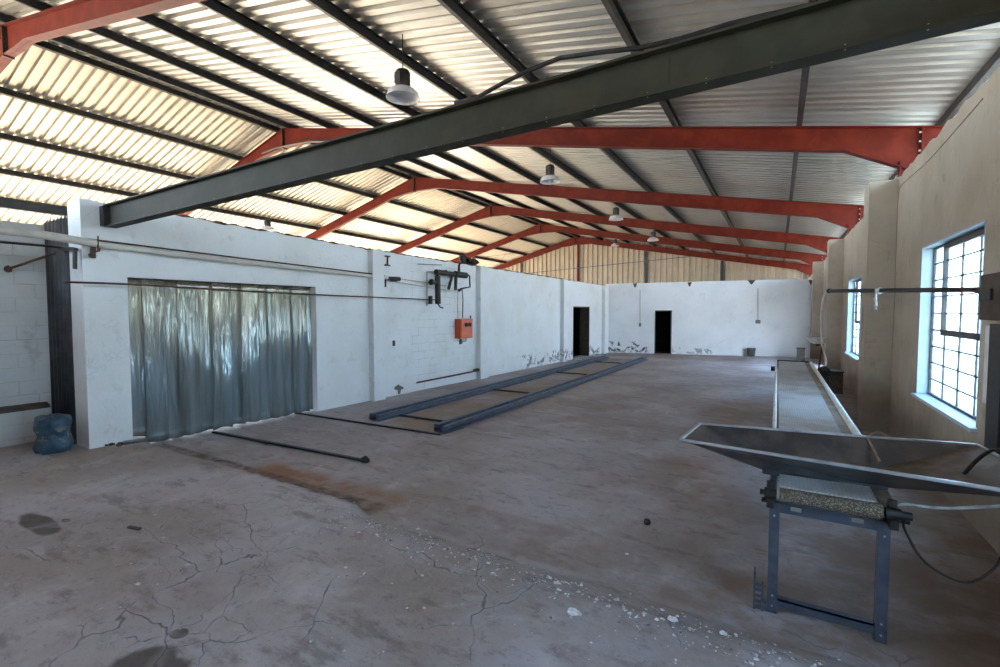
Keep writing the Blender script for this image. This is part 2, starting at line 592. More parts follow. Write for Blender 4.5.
# ------------------------------------------------------------------ walls
def wall(P0, P1, out, z0, ztop, openings=(), ragged=0.0, step=0.5, mb=None):
    """masonry from P0 to P1 (inner face), thickness vector 'out'; openings (s0, s1, za, zb) in metres along it"""
    mb = mb or MB()
    P0, P1, out = Vector((*P0, 0)), Vector((*P1, 0)), Vector((*out, 0))
    L = (P1 - P0).length
    d = (P1 - P0) / L

    def hex_(s0, s1, za0, za1, zb0, zb1):
        a, b = P0 + d * s0, P0 + d * s1
        vs = []
        for base, lo, hi in ((a, za0, zb0), (b, za1, zb1)):
            for o in (Vector(), out):
                for z in (lo, hi):
                    vs.append((base.x + o.x, base.y + o.y, z))
        mb.add(vs, [(0, 1, 3, 2), (4, 6, 7, 5), (0, 4, 5, 1), (2, 3, 7, 6), (0, 2, 6, 4), (1, 5, 7, 3)])
    cuts = sorted({0.0, L} | {s for o in openings for s in o[:2]})
    for a, b in zip(cuts, cuts[1:]):
        op = [o for o in openings if o[0] <= a + 1e-6 and o[1] >= b - 1e-6]
        lo = z0
        if op:
            if op[0][2] > z0 + 0.01:
                hex_(a, b, z0, z0, op[0][2], op[0][2])
            lo = op[0][3]
        n = max(1, int((b - a) / step))
        for i in range(n):
            s0, s1 = a + (b - a) * i / n, a + (b - a) * (i + 1) / n
            t0, t1 = ztop(s0), ztop(s1)
            if ragged:
                t0 += ragged * mn.noise(Vector((s0 * 3.1, 7, 0))) + ragged * 0.6 * mn.noise(Vector((s0 * 11, 2, 0)))
                t1 += ragged * mn.noise(Vector((s1 * 3.1, 7, 0))) + ragged * 0.6 * mn.noise(Vector((s1 * 11, 2, 0)))
            hex_(s0, s1, lo, lo, t0, t1)
    return mb


def lx(y):
    return -8.2 + 0.04 * y


LW0, LW1 = Vector((lx(2.66), 2.66)), Vector((lx(22.75), 22.75))
LL = (LW1 - LW0).length
LD = (LW1 - LW0) / LL
LN = Vector((LD.y, -LD.x))        # towards the hall


def ly(y):                        # distance along the left wall
    return (y - 2.66) / LD.y


def lw(px, py, off=0.05):
    """measure a pixel on the left wall's face, off metres in front of it"""
    d = FW + RT * ((px - 500) / FPX) + UP * ((333.5 - py) / FPX)
    p0 = Vector((*(LW0 + LN * off), 0))
    nn = Vector((*LN, 0))
    c = Vector((0, 0, CH))
    return c + d * ((p0 - c).dot(nn) / d.dot(nn))


def ltop(s):
    y = 2.66 + s * LD.y
    if y < 7.7:
        return 3.52 + (3.39 - 3.52) * (y - 2.66) / 5.0
    return 3.39 + (3.27 - 3.39) * (y - 7.7) / 15.0


c0, c1 = ly(3.16), ly(6.27)
d0, d1 = ly(lw(573, 340, 0).y), ly(lw(589.5, 340, 0).y)
mb = wall(LW0, LW1, (-0.42, 0), -0.1, ltop, [(c0, c1, -0.1, 2.5), (d0, d1, -0.1, 2.24)], ragged=0.03, step=0.12)
# pilasters and the small splayed foot of the curtain opening
for y, w in ((7.62, 0.34), (11.75, 0.42), (17.5, 0.4), (22.1, 0.5)):
    a = LW0 + LD * ly(y)
    b = a + LD * w
    wall(a + LN * 0.16, b + LN * 0.16, tuple(-LN * 0.2), -0.1, lambda s, t_=ltop(ly(y)) - 0.01: t_, mb=mb, step=5)
a = LW0 + LD * (c1 - 0.02)
p = [(a, 0.04), (a + LD * 0.10, 0.0)]
struct(mb.build('wall_left', 'wall_l', origin=(0, 0, 0)), 'white limewashed wall with the strip curtain doorway')

# far wall
FA, FB = Vector((lx(22.75) - 0.05, 22.75)), Vector((1.62, 24.9))
FL = (FB - FA).length
FD = (FB - FA) / FL
FN = Vector((FD.y, -FD.x))


def fw(px, py, off=0.0):
    d = FW + RT * ((px - 500) / FPX) + UP * ((333.5 - py) / FPX)
    p0 = Vector((*(FA + FN * off), 0))
    nn = Vector((*FN, 0))
    c = Vector((0, 0, CH))
    return c + d * ((p0 - c).dot(nn) / d.dot(nn))


def fs_(p):
    return (Vector((p.x, p.y)) - FA).dot(FD)


e0, e1 = fs_(fw(654.5, 340)), fs_(fw(671.5, 340))
mb = wall(FA, FB, tuple(-FN * 0.25), -0.1, lambda s: 3.38 + 0.08 * s / FL, [(e0, e1, -0.1, 2.08)], ragged=0.015, step=0.4)
struct(mb.build('wall_back', 'wall_f', origin=(0, 0, 0)), 'white far wall under the sheeted gable')

# window wall
RX = 1.62
WIN = [(0.4, 2.6), (6.0, 8.22), (13.4, 15.7)]
WZ0, WZ1 = 0.9, 2.85
ops = [(a + 6, b + 6, WZ0, WZ1) for a, b in WIN] + [(18.4 + 6, 21.4 + 6, -0.1, 2.9)]   # unseen opening added behind the far pier to light the far wall


def rtop(s):
    return 4.16


mb = wall((RX, -6), (RX, 37.9), (0.26, 0), -0.1, rtop, ops, ragged=0.05, step=0.14)
for y in (3.1, 9.85, 17.0, 24.15):
    mb.box((1.25, y, -0.1), (RX + 0.02, y + 0.55, 4.13))
struct(mb.build('wall_right', 'wall_r', origin=(0, 0, 0)), 'beige stained window wall with three piers')

# unseen wall behind the camera, closed and dark to cut light on the beams
mb = wall((RX + 0.2, -6.0), (-10.0, -6.0), (0, -0.25), -0.1, lambda s: 8.25 - 0.191 * (RX + 0.2 - s + 14.7) + 0.1, step=1.5)
struct(mb.build('wall_front', 'brownbox', origin=(0, 0, 0)), 'unseen dark end wall added to keep light from the near end off the beams')

# wall beyond the pillar at the left edge
mb = wall((-9.38, -3.0), (-9.38, 2.75), (-0.25, 0), -0.1, lambda s: 3.27, ragged=0.03, step=0.15)
mb.box((-9.38, -3, -0.1), (-9.27, 2.60, 0.60))
struct(mb.build('wall_left_outer', 'wall_b', origin=(0, 0, 0)), 'white blockwork wall with a ledge at the left edge')


mb = MB()
vs = []
for i in range(57):
    y = -3 + 0.1 * i
    w = 0.02 * mn.noise(Vector((y * 4, 0, 0)))
    vs += [(-9.385, y, 0.59), (-9.25 + w, y, 0.59), (-9.25 + w, y, 0.635 + w * 0.5), (-9.385, y, 0.67 + w)]
mb.add(vs, [(i * 4 + k, i * 4 + (k + 1) % 4, i * 4 + 4 + (k + 1) % 4, i * 4 + 4 + k) for i in range(56) for k in range(4)] + [(0, 1, 2, 3), (227, 226, 225, 224)])
struct(mb.build('trim_3', 'brownbox', origin=(0, 0, 0)), 'dark brown capping on the ledge of the outer wall')

# dark stores behind the two doorways
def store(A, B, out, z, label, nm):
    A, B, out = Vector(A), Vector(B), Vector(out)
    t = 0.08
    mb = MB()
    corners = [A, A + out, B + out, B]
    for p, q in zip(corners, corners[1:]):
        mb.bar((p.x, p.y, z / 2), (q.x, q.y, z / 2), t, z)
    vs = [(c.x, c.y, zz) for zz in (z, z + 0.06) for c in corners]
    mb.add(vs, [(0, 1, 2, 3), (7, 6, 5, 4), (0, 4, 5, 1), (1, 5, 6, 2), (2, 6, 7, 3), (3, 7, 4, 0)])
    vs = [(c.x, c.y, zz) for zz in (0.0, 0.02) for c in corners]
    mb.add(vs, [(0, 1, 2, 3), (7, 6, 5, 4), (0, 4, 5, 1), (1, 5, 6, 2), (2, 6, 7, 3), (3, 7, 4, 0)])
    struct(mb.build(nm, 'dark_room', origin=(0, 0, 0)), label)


qa, qb = LW0 + LD * (d0 - 0.3), LW0 + LD * (d1 + 1.6)
store(qa - LN * 0.45, qb - LN * 0.45, -LN * 2.2, 2.6, 'unlit store behind the left wall doorway', 'wall_store_left')
qa, qb = FA + FD * (e0 - 0.4), FA + FD * (e1 + 0.5)
store(qb - FN * 0.27, qa - FN * 0.27, -FN * 1.2, 2.5, 'unlit store behind the far wall doorway', 'wall_store_back')

# door frames (thin dark-brown linings)
def lining(A, D, N, s0, s1, z, name, dp=0.10):
    mb = MB()
    for s in (s0, s1 - 0.04):
        c = [A + D * (s + a) - N * b for a, b in ((0, 0.012), (0.04, 0.012), (0.04, dp), (0, dp))]
        mb.add([(p.x, p.y, zz) for zz in (0, z) for p in c], [(3, 2, 1, 0), (4, 5, 6, 7), (0, 1, 5, 4), (1, 2, 6, 5), (2, 3, 7, 6), (3, 0, 4, 7)])
    p, q = A + D * (s0 + .04) - N * dp / 2, A + D * (s1 - .04) - N * dp / 2
    mb.bar((p.x, p.y, z - 0.02), (q.x, q.y, z - 0.02), dp - 0.03, 0.04)
    return struct(mb.build(name, 'brownbox', origin=(0, 0, 0)))


lining(LW0, LD, LN, d0, d1, 2.24, 'door_1', 0.46)
lining(FA, FD, FN, e0, e1, 2.08, 'door_2', 0.27)

# ------------------------------------------------------------------ windows
for i, (a, b) in enumerate(WIN):
    root = bpy.data.objects.new('window_%d' % (i + 1), None)
    COL.objects.link(root)
    root.location = (RX + 0.13, (a + b) / 2, WZ0)
    WORLD[root.name] = Vector(root.location)
    struct(root)
    mb = MB()
    x0, x1 = RX - 0.004, RX + 0.262
    t = 0.018
    mb.box((x0, a, WZ0), (x1, a + t, WZ1)).box((x0, b - t, WZ0), (x1, b, WZ1))
    mb.box((x0, a, WZ1 - t), (x1, b, WZ1))
    mb.box((x0 - 0.05, a - 0.03, WZ0 - 0.02), (x1, b + 0.03, WZ0 + t))
    mb.build('window_reveal', 'reveal', root)
    X = RX + 0.13
    A, B, Z0, Z1 = a + t, b - t, WZ0 + t, WZ1 - t
    mb = MB()
    fr = 0.028
    mb.box((X - .02, A, Z0), (X + .02, A + fr, Z1)).box((X - .02, B - fr, Z0), (X + .02, B, Z1))
    mb.box((X - .02, A, Z0), (X + .02, B, Z0 + fr)).box((X - .02, A, Z1 - fr), (X + .02, B, Z1))
    nc, nr = 4, 9
    for k in range(1, nc):
        y = A + (B - A) * k / nc
        mb.box((X - .012, y - .0075, Z0), (X + .012, y + .0075, Z1))
    for k in range(1, nr):
        z = Z0 + (Z1 - Z0) * k / nr
        mb.box((X - .012, A, z - .0075), (X + .012, B, z + .0075))
    mb.build('window_frame', 'winframe', root)
    # opening sash, upper middle, heavier bars
    mb = MB()
    sy0, sy1 = A + 0.02, A + (B - A) * 0.75
    sz0, sz1 = Z0 + (Z1 - Z0) * 3.95 / 9, Z1 - 0.05
    xs_ = X - .03
    mb.box((xs_ - .015, sy0, sz0 - .04), (xs_ + .02, sy1, sz0 + .03)).box((xs_ - .015, sy0, sz1 - .03), (xs_ + .02, sy1, sz1 + .02))
    mb.box((xs_ - .015, sy0, sz0), (xs_ + .02, sy0 + .035, sz1)).box((xs_ - .015, sy1 - .035, sz0), (xs_ + .02, sy1, sz1))
    mb.build('casement', 'winframe', root)
    mb = MB()
    mb.box((X + .002, A, Z0), (X + .006, B, Z1))
    mb.build('pane', 'glass', root)

# ------------------------------------------------------------------ roof
RDX, RDZ = -14.70, 8.25            # ridge, rafter top
SR, SL = 0.191, 0.272              # slopes
EX = -27.5


def rz(x):
    return RDZ - SR * (x - RDX) if x > RDX else RDZ - SL * (RDX - x)


PH = 0.18                           # purlin depth
Y0R, Y1R = -7.0, 38.0


def sheeting(x0, x1, name, lift):
    pitch, hgt = 0.25, 0.062
    prof = []
    y = Y0R
    while y < Y1R:
        prof += [(y, 0), (y + 0.135, 0), (y + 0.16, hgt), (y + 0.225, hgt)]
        y += pitch
    prof.append((y, 0))
    mb = MB()
    n = len(prof)
    xs2 = [x0, (x0 + x1) / 2, x1]
    vs = [(x, yy, rz(x) + lift + h) for x in xs2 for yy, h in prof]
    fs = [(j * n + i, j * n + i + 1, (j + 1) * n + i + 1, (j + 1) * n + i) for j in range(2) for i in range(n - 1)]
    mb.add(vs, fs)
    return mb.build(name, 'roof', solid=0.0015, origin=(0, 0, 0))


struct(sheeting(RDX - 0.02, 3.0, 'ceiling', PH + 0.002), 'galvanised ribbed roof sheeting, long right slope')
struct(sheeting(EX - 0.6, RDX + 0.02, 'ceiling', PH + 0.002), 'galvanised ribbed roof sheeting, left slope')
mb = MB()
mb.prism([(-0.25, -0.045), (0, 0.01), (0.25, -0.045), (0.25, -0.035), (0, 0.02), (-0.25, -0.035)], (RDX, Y0R, RDZ + PH + 0.10), (RDX, Y1R, RDZ + PH + 0.10))
struct(mb.build('trim_1', 'roof', origin=(0, 0, 0)), 'ridge capping')

ordn = ['first', 'second', 'third', 'fourth', 'fifth', 'sixth', 'seventh', 'eighth', 'ninth']
right_p = [-14.46, -12.47, -10.37, -8.26, -6.16, -4.09, -1.96, 0.21, 2.2]
left_p = [-14.94, -17.18, -19.34, -21.44, -23.57, -25.7, -27.4]


def purlin(x, lab, grp):
    s = -SR if x > RDX else SL
    a = math.atan(s)
    mb = MB()
    z = rz(x)
    w = 0.075
    t = 0.008
    prof = [(0, 0), (w, 0), (w, 0.02), (w - t, 0.02), (w - t, t), (t, t), (t, PH - t), (w - t, PH - t), (w - t, PH - .02), (w, PH - .02), (w, PH), (0, PH)]
    if x < RDX:
        prof = [(-u, v) for u, v in prof][::-1]
    ca, sa = math.cos(a), math.sin(a)
    n = len(prof)
    vs = []
    for y in (Y0R + 0.1, Y1R - 0.25):
        for u, v in prof:
            vs.append((x + u * ca - v * sa, y, z + u * sa + v * ca))
    fs = [(i, n + i, n + (i + 1) % n, (i + 1) % n) for i in range(n)] + [tuple(range(n)), tuple(range(n, 2 * n))[::-1]]
    mb.add(vs, fs)
    tag(mb.build('purlin', 'purlin'), lab, 'purlin', grp)


for i, x in enumerate(right_p):
    purlin(x, 'dark steel purlin under the right roof slope, %s down from the ridge' % ordn[i], 'purlins of the right roof slope')
for i, x in enumerate(left_p):
    purlin(x, 'dark steel purlin under the left roof slope, %s down from the ridge' % ordn[i], 'purlins of the left roof slope')

FY = [3.70 + 6.74 * k for k in range(6)]


def ibeam_poly(mb, pts_top, pts_bot, y, fl=0.18, web=0.014, tf=0.018):
    """steel I-section following a top and a bottom outline in the plane y"""
    for (a, b), (c, d) in zip(zip(pts_top, pts_top[1:]), zip(pts_bot, pts_bot[1:])):
        vs = [(p[0], y + s * web / 2, p[1]) for s in (-1, 1) for p in (a, b, d, c)]
        mb.add(vs, [(0, 1, 2, 3), (7, 6, 5, 4), (0, 4, 5, 1), (1, 5, 6, 2), (2, 6, 7, 3), (3, 7, 4, 0)])
        for (p, q, s) in ((a, b, -1), (c, d, 1)):
            vs = [(r[0], y + k * fl / 2, r[1] + h) for r in (p, q) for k in (-1, 1) for h in (0, s * tf)]
            mb.add(vs, [(0, 1, 3, 2), (4, 6, 7, 5), (0, 4, 5, 1), (2, 3, 7, 6), (0, 2, 6, 4), (1, 5, 7, 3)])


RD = 0.42
flab = ['red steel roof frame at the top left corner, nearest of the frames',
        'red steel roof frame just beyond the olive crane beam',
        'red steel roof frame second beyond the olive crane beam',
        'red steel roof frame third beyond the olive crane beam',
        'red steel roof frame last before the gable end',
        'red steel roof frame standing against the ribbed gable sheets']
for k, y in enumerate(FY):
    t = empty('roof_frame', (RDX, y, 0), flab[k], 'roof frame', 'red portal frames carrying the roof')
    x1 = 2.40
    XA, XC = 0.95, 1.62
    mb = MB()
    d = RD
    xa = RDX + 0.004
    ibeam_poly(mb, [(xa, RDZ), (xa + 1.3, rz(xa + 1.3)), (XA, rz(XA)), (XC, rz(XC)), (x1, rz(x1))],
               [(xa, RDZ - d - 0.22), (xa + 1.3, rz(xa + 1.3) - d), (XA, rz(XA) - d), (XC, rz(XC) - d - 0.22), (x1, rz(x1) - d - 0.48)], y)
    mb.build('rafter', 'red', t)
    mb = MB()
    xb = RDX - 0.004
    ibeam_poly(mb, [(xb, RDZ), (xb - 1.3, rz(xb - 1.3)), (EX + 1.8, rz(EX + 1.8)), (EX, rz(EX))],
               [(xb, RDZ - d - 0.22), (xb - 1.3, rz(xb - 1.3) - d), (EX + 1.8, rz(EX + 1.8) - d), (EX, rz(EX) - d - 0.5)], y)
    mb.build('rafter', 'red', t)
    mb = MB()
    mb.box((RDX - 0.014, y - 0.095, RDZ - RD - 0.25), (RDX + 0.014, y + 0.095, RDZ - 0.005))
    o = mb.build('ridge_plate', 'purlin', t)
    o['label'] = 'dark end plate'
    mb = MB()
    xs0 = 1.98
    mb.box((xs0, y - 0.095, rz(xs0) - RD - 0.33), (xs0 + 0.02, y + 0.095, rz(xs0)))
    mb.build('splice_plate', 'red', t)
    for q in range(4):
        MB().tube([(xs0 - 0.03, y - 0.055, rz(xs0) - 0.09 - q * 0.15), (xs0, y - 0.055, rz(xs0) - 0.09 - q * 0.15)], 0.018, 6).build('bolt', 'bright', t)
    zb_ = 4.1 if y > -1 else 0
    mb = MB()
    for xx in (1.72, 1.98):
        mb.box((xx - 0.009, y - 0.09, zb_), (xx + 0.009, y + 0.09, rz(xx) - RD - 0.15))
    mb.box((1.72, y - 0.006, zb_), (1.98, y + 0.006, rz(1.9) - RD - 0.15))
    mb.build('column', 'red', t)
    mb = MB()
    zt = rz(EX) - 0.02
    for xx in (EX - 0.12, EX + 0.12):
        mb.box((xx - 0.007, y - 0.07, -0.05), (xx + 0.007, y + 0.07, zt))
    mb.box((EX - 0.12, y - 0.005, -0.05), (EX + 0.12, y + 0.005, zt))
    mb.build('column', 'red', t)

# thin red cross bracing rods in the last bay
for (p, q, lab) in (((-22.2, FY[4], 0), (-16.9, FY[5], 0), 'thin red roof brace rising towards the gable, left slope of the last bay'),
                    ((-22.2, FY[5], 0), (-16.9, FY[4], 0), 'thin red roof brace falling towards the gable, left slope of the last bay')):
    P = Vector((p[0], p[1], rz(p[0]) - 0.2))
    Q = Vector((q[0], q[1], rz(q[0]) - 0.2))
    off = 0.02 if p[1] < q[1] else -0.02
    P.z += off
    Q.z += off
    tag(MB().tube([P, Q], 0.012, 6).build('brace_rod', 'red'), lab, 'brace', 'roof bracing rods')

# gable end
mb = MB()
GY = 37.7
pts = []
x = -28.0
prof = []
while x < 3.0:
    prof += [(x, 0), (x + 0.24, 0), (x + 0.32, 0.10), (x + 0.38, 0.10)]
    x += 0.42
vs, n = [], len(prof)
for z in (0, 1):
    for xx, h in prof:
        vs.append((xx, GY + 0.14 - h, (rz(xx) + PH) if z else 0.0))
mb.add(vs, [(i, i + 1, n + i + 1, n + i) for i in range(n - 1)])
struct(mb.build('wall_gable', 'gable', solid=0.0015, origin=(0, 0, 0)), 'cream ribbed sheeting of the far gable')
for x, m, lab in ((-19.95, 'purlin', 'dark gable post left of the ridge, rising behind the white wall'),
                  (RDX + 0.14, 'red', 'red gable post under the roof ridge'),
                  (-8.95, 'purlin', 'dark gable post between the ridge post and the far doorway axis'),
                  (-3.55, 'purlin', 'dark gable post on the low right part of the gable')):
    mb = MB()
    zt = rz(x) - RD - 0.02
    w = 0.08
    mb.box((x - w, GY - 0.06, 0), (x + w, GY - 0.048, zt)).box((x - w, GY + .048, 0), (x + w, GY + 0.06, zt)).box((x - .008, GY - 0.05, 0), (x + .008, GY + 0.05, zt))
    tag(mb.build('gable_post', m), lab, 'post', 'posts of the far gable')
P, Q = un(521, 274, 'y', GY - 0.10), un(690, 256.5, 'y', GY - 0.10)  # solid bar stands in for the slanting shadow line on the gable
tag(MB().bar(P, Q, 0.05, 0.06).build('gable_shadow_bar', 'rail'), 'thin grey bar standing in for the shadow line slanting across the far gable', 'rail')

# ragged rusty sheet edge along the wall top
mb = MB()
n = 0
vs = []
s = 0.62
while s < LL - 4:
    p = LW0 + LD * s - LN * (0.03 + 0.02 * math.sin(s * 2 * PI / 0.25))
    z = ltop(s) + 0.028 + 0.014 * math.sin(s * 2 * PI / 0.25) + 0.012 * mn.noise(Vector((s * 4, 0, 0)))
    vs += [(p.x, p.y, ltop(s) - 0.05), (p.x, p.y, z)]
    n += 1
    s += 0.05
mb.add(vs, [(2 * i, 2 * i + 2, 2 * i + 3, 2 * i + 1) for i in range(n - 1)])
struct(mb.build('trim_2', 'rust', solid=0.02, origin=(0, 0, 0)), 'ragged rusty flashing along the top of the left wall')

# ------------------------------------------------------------------ olive crane beam across the hall
A = un(105, 227, 'x', -7.98)
B = un(1000, 11, 'y', 3.45)
B = A + (B - A) * ((RX - 0.03 - A.x) / (B.x - A.x))
t = empty('crane_beam', (-3, 3.2, 0), 'big olive grey steel beam crossing the hall under the roof', 'beam')
up = Vector((0, 0, 1))
A.y += 0.06
B.y += 0.06
H_ = 0.305
mb = MB()
f, tf = 0.07, 0.018
mb.prism([(-f, 0), (f, 0), (f, tf), (.008, tf), (.008, H_ - tf), (f, H_ - tf), (f, H_), (-f, H_), (-f, H_ - tf), (-.008, H_ - tf), (-.008, tf), (-f, tf)], A, B)
mb.build('i_section', 'green', t)
d = (B - A).normalized()
for px in (667, 737):
    c = un(px, 333, 'y', 3.4)
    k = (c.x - A.x) / (B.x - A.x)
    # the stiffener sits where the sight line crosses the beam
    best = min((abs((lambda P: 500 + FPX * (P - Vector((0, 0, CH))).dot(RT) / (P - Vector((0, 0, CH))).dot(FW))(A + (B - A) * (j / 800)) - px), j) for j in range(801))
    p = A + (B - A) * (best[1] / 800)
    side = d.cross(up).normalized()
    mb = MB()
    mb.bar(p + up * tf, p + up * (H_ - tf), 0.03, 0.02, up=d)
    mb.build('stiffener', 'green', t)
for dz, k0, rr in ((0.02, 0.0, 0.011),):
    pass
mb = MB()
for q in range(26):
    p = A + (B - A) * (0.02 + 0.96 * q / 25) + up * (tf + 0.004)
    s = d.cross(up).normalized() * 0.045
    mb.tube([p + s - up * 0.024, p + s + up * 0.008], 0.005, 6)
o = mb.build('rivets', 'bright', t)
o['label'] = 'bright bolt heads on the lower flange'
o['kind'] = 'stuff'
mb = MB()
mb.box((A.x - 0.10, A.y - 0.08, A.z + 0.02), (A.x + 0.012, A.y + 0.08, A.z + H_ - .02))
o = mb.build('end_bracket', 'black', t)
# cable along the top of the beam
base = [(455, 103), (478, 97), (505, 82), (530, 70), (560, 58), (600, 52.5), (640, 48), (680, 39), (730, 24), (790, 10), (850, -3)]
pts = []
for i, (px, py) in enumerate(base):
    P = un(px, py, 'y', A.y + (B.y - A.y) * 0.8 + 0.06)
    pts.append(P)
tag(MB().tube(pts, 0.018, 8).build('power_cable', 'black'), 'thick black cable looping up onto the olive beam', 'cable')
pts = [un(px, py, 'y', 10.2) for px, py in ((262, 153), (275, 148), (292, 144), (310, 141), (330, 141), (348, 147))]
tag(MB().tube(pts, 0.03, 8).build('power_cable', 'black'), 'black cable arched under the ridge at the first red frame', 'cable')

# ------------------------------------------------------------------ high bay lamps


def lamp(x, y, zr, label):
    z = rz(x)
    k = 1.38
    t = empty('high_bay_lamp', (x, y, zr), label, 'lamp', 'unlit high bay lamps hanging from the roof')
    prof = [(0.070, 0.125), (0.085, 0.118), (0.15, 0.09), (0.185, 0.05), (0.200, 0.0), (0.205, -0.004), (0.196, 0.0), (0.178, 0.045), (0.14, 0.082), (0.07, 0.108), (0.0, 0.112)]
    MB().lathe([(a * k, b * k) for a, b in prof], (x, y, zr)).build('reflector', 'white_enamel', t)
    mb = MB()
    mb.lathe([(a * k, b * k) for a, b in [(0.0, 0.11), (0.082, 0.11), (0.09, 0.125), (0.09, 0.30), (0.075, 0.325), (0.0, 0.33)]], (x, y, zr), 20)
    mb.box((x - 0.062, y - 0.14, zr + 0.20), (x + 0.062, y - 0.10, zr + 0.38))
    mb.build('ballast_housing', 'black', t)
    mb = MB()
    mb.tube([(x, y, zr + 0.44), (x, y, z + PH - 0.02)], 0.009, 6)
    mb.build('hanger', 'black', t)
    return t


l0 = lamp(-5.54, 6.19, 5.61, 'grey high bay lamp nearest the camera, above the olive beam')
for y, lab in ((12.16, 'grey high bay lamp second along the row under the right slope'),
               (18.35, 'grey high bay lamp third along the row under the right slope'),
               (24.7, 'grey high bay lamp farthest along the row under the right slope')):
    clone(l0, (0, y - 6.19, 0), lab)
p = un(615, 246, 'x', -9.94)
lamp(p.x, p.y, p.z, 'small far high bay lamp in front of the gable near the ridge')
p = un(268, 230, 'x', -19.9)
lamp(p.x, p.y, p.z, 'high bay lamp low over the white left wall, above the strip curtain')

# ------------------------------------------------------------------ strip curtain
t = empty('strip_curtain', (lx(4.7) - 0.12, 4.7, 0.02), 'clouded plastic strip curtain hanging in the left wall doorway', 'curtain')
NS = 13
W_ = c1 - c0 + 0.10
for k in range(NS):
    s0 = c0 - 0.05 + W_ * k / NS
    sw = W_ / NS * 1.28
    off = -0.14 + (0.022 if k % 2 else -0.022)
    zb = 0.012 + rnd(0, 0.02)
    if k <= 0:
        zb = 0.13 + rnd(0, 0.015)
    tw = rnd(-0.05, 0.05)
    ph, am, fr = rnd(0, 6), rnd(0.012, 0.032), rnd(0.6, 1.25)
    nu, nv = 14, 16
    vs = []
    for j in range(nv + 1):
        v = j / nv
        z = 2.55 + (zb - 2.55) * v
        for i in range(nu + 1):
            u = i / nu
            ss = s0 + sw * u + 0.02 * math.sin(ph + v * 3) * v
            b = off + am * math.sin(u * 2 * PI * fr + ph + v * 0.8) * (0.45 + 0.75 * v * (1.3 - v)) + tw * (u - 0.5) * v + 0.012 * math.sin(v * 9 + ph)
            p = LW0 + LD * ss + LN * b
            vs.append((p.x, p.y, z + 0.015 * math.sin(u * 5 + k) * (v > 0.98)))
    fs = [(j * (nu + 1) + i, j * (nu + 1) + i + 1, (j + 1) * (nu + 1) + i + 1, (j + 1) * (nu + 1) + i) for j in range(nv) for i in range(nu)]
    MB().add(vs, fs, True).build('curtain_strip', 'curtain', t, solid=0.003)
mb = MB()
p, q = LW0 + LD * (c0 + .01) - LN * 0.14, LW0 + LD * (c1 - .01) - LN * 0.14
mb.bar((p.x, p.y, 2.49), (q.x, q.y, 2.49), 0.07, 0.02)
mb.build('hanging_rail', 'rust', t)

# corrugated panel beside the pillar
mb = MB()
vs = []
n = 0
x = -9.37
while x <= -8.53:
    yb = 2.655 + 0.03 * math.sin((x + 9.37) * 2 * PI / 0.135)
    zt = 3.30 + 0.06 * max(0, math.sin((x + 9.37) * 2 * PI / 0.135))
    vs += [(x, yb, 0.10), (x, yb, zt)]
    x += 0.0165
    n += 1
mb.add(vs, [(2 * i, 2 * i + 2, 2 * i + 3, 2 * i + 1) for i in range(n - 1)], True)
tag(mb.build('corrugated_panel', 'corr_dark', solid=0.004), 'dark corrugated steel panel standing behind the white end pillar', 'panel')

t = empty('side_bay_girder', (-12, 3, 0), 'dark steel girder seen above the outer blockwork wall at the left edge', 'girder')
mb = MB()
for z in (3.86, 4.03):
    mb.box((-12.07, -5.5, z), (-11.93, 14, z + 0.015))
mb.box((-12.005, -5.5, 3.86), (-11.995, 14, 4.04))
mb.build('i_section', 'purlin', t)
for y in (-2.0, 8.0):
    MB().box((-12.06, y - .06, -0.05), (-11.94, y + .06, 3.86)).build('post', 'purlin', t)

# ------------------------------------------------------------------ pipes on the left wall


def wpts(lst, off):
    return [lw(px, py, off) for px, py in lst]


tag(MB().tube(wpts([(-12, 229), (40, 234.5), (96, 243.5)], 0.12), 0.052, 14).tube(wpts([(96, 244), (170, 253.5), (250, 262.8), (330, 271.8), (392, 278.5)], 0.10), [0.045, 0.042, 0.04, 0.04, 0.04], 14)
    .build('wall_pipe', 'cream_pipe'), 'thick cream painted pipe running along the left wall above the curtain', 'pipe')
tag(MB().tube(wpts([(72, 237), (100, 240.6), (180, 250.5), (250, 259.3), (330, 268.8), (385, 275.6)], 0.12), 0.013, 8)
    .build('wall_pipe', 'rust'), 'thin rusty pipe lying on top of the thick cream pipe', 'pipe')
tag(MB().tube(wpts([(64, 282), (125, 284), (300, 294), (438, 300)], 0.16), 0.014, 8)
    .build('wall_pipe', 'rust'), 'thin dark red rod across the top of the curtain doorway', 'pipe')
tag(MB().tube(wpts([(392, 277.5), (425, 282), (446, 286)], 0.05), 0.016, 8).tube(wpts([(392, 281), (446, 290)], 0.05), 0.012, 8)
    .build('wall_pipe', 'cream_pipe'), 'pair of thin pale pipes between the black valve and the pipe manifold', 'pipe')
tag(MB().tube([un(-12, 241, 'x', -8.7), un(60, 247, 'x', -8.55), un(74, 248.5, 'x', -8.25)], 0.017, 8)
    .build('wall_pipe', 'black'), 'thin black pipe reaching the bracket on the end pillar', 'pipe')

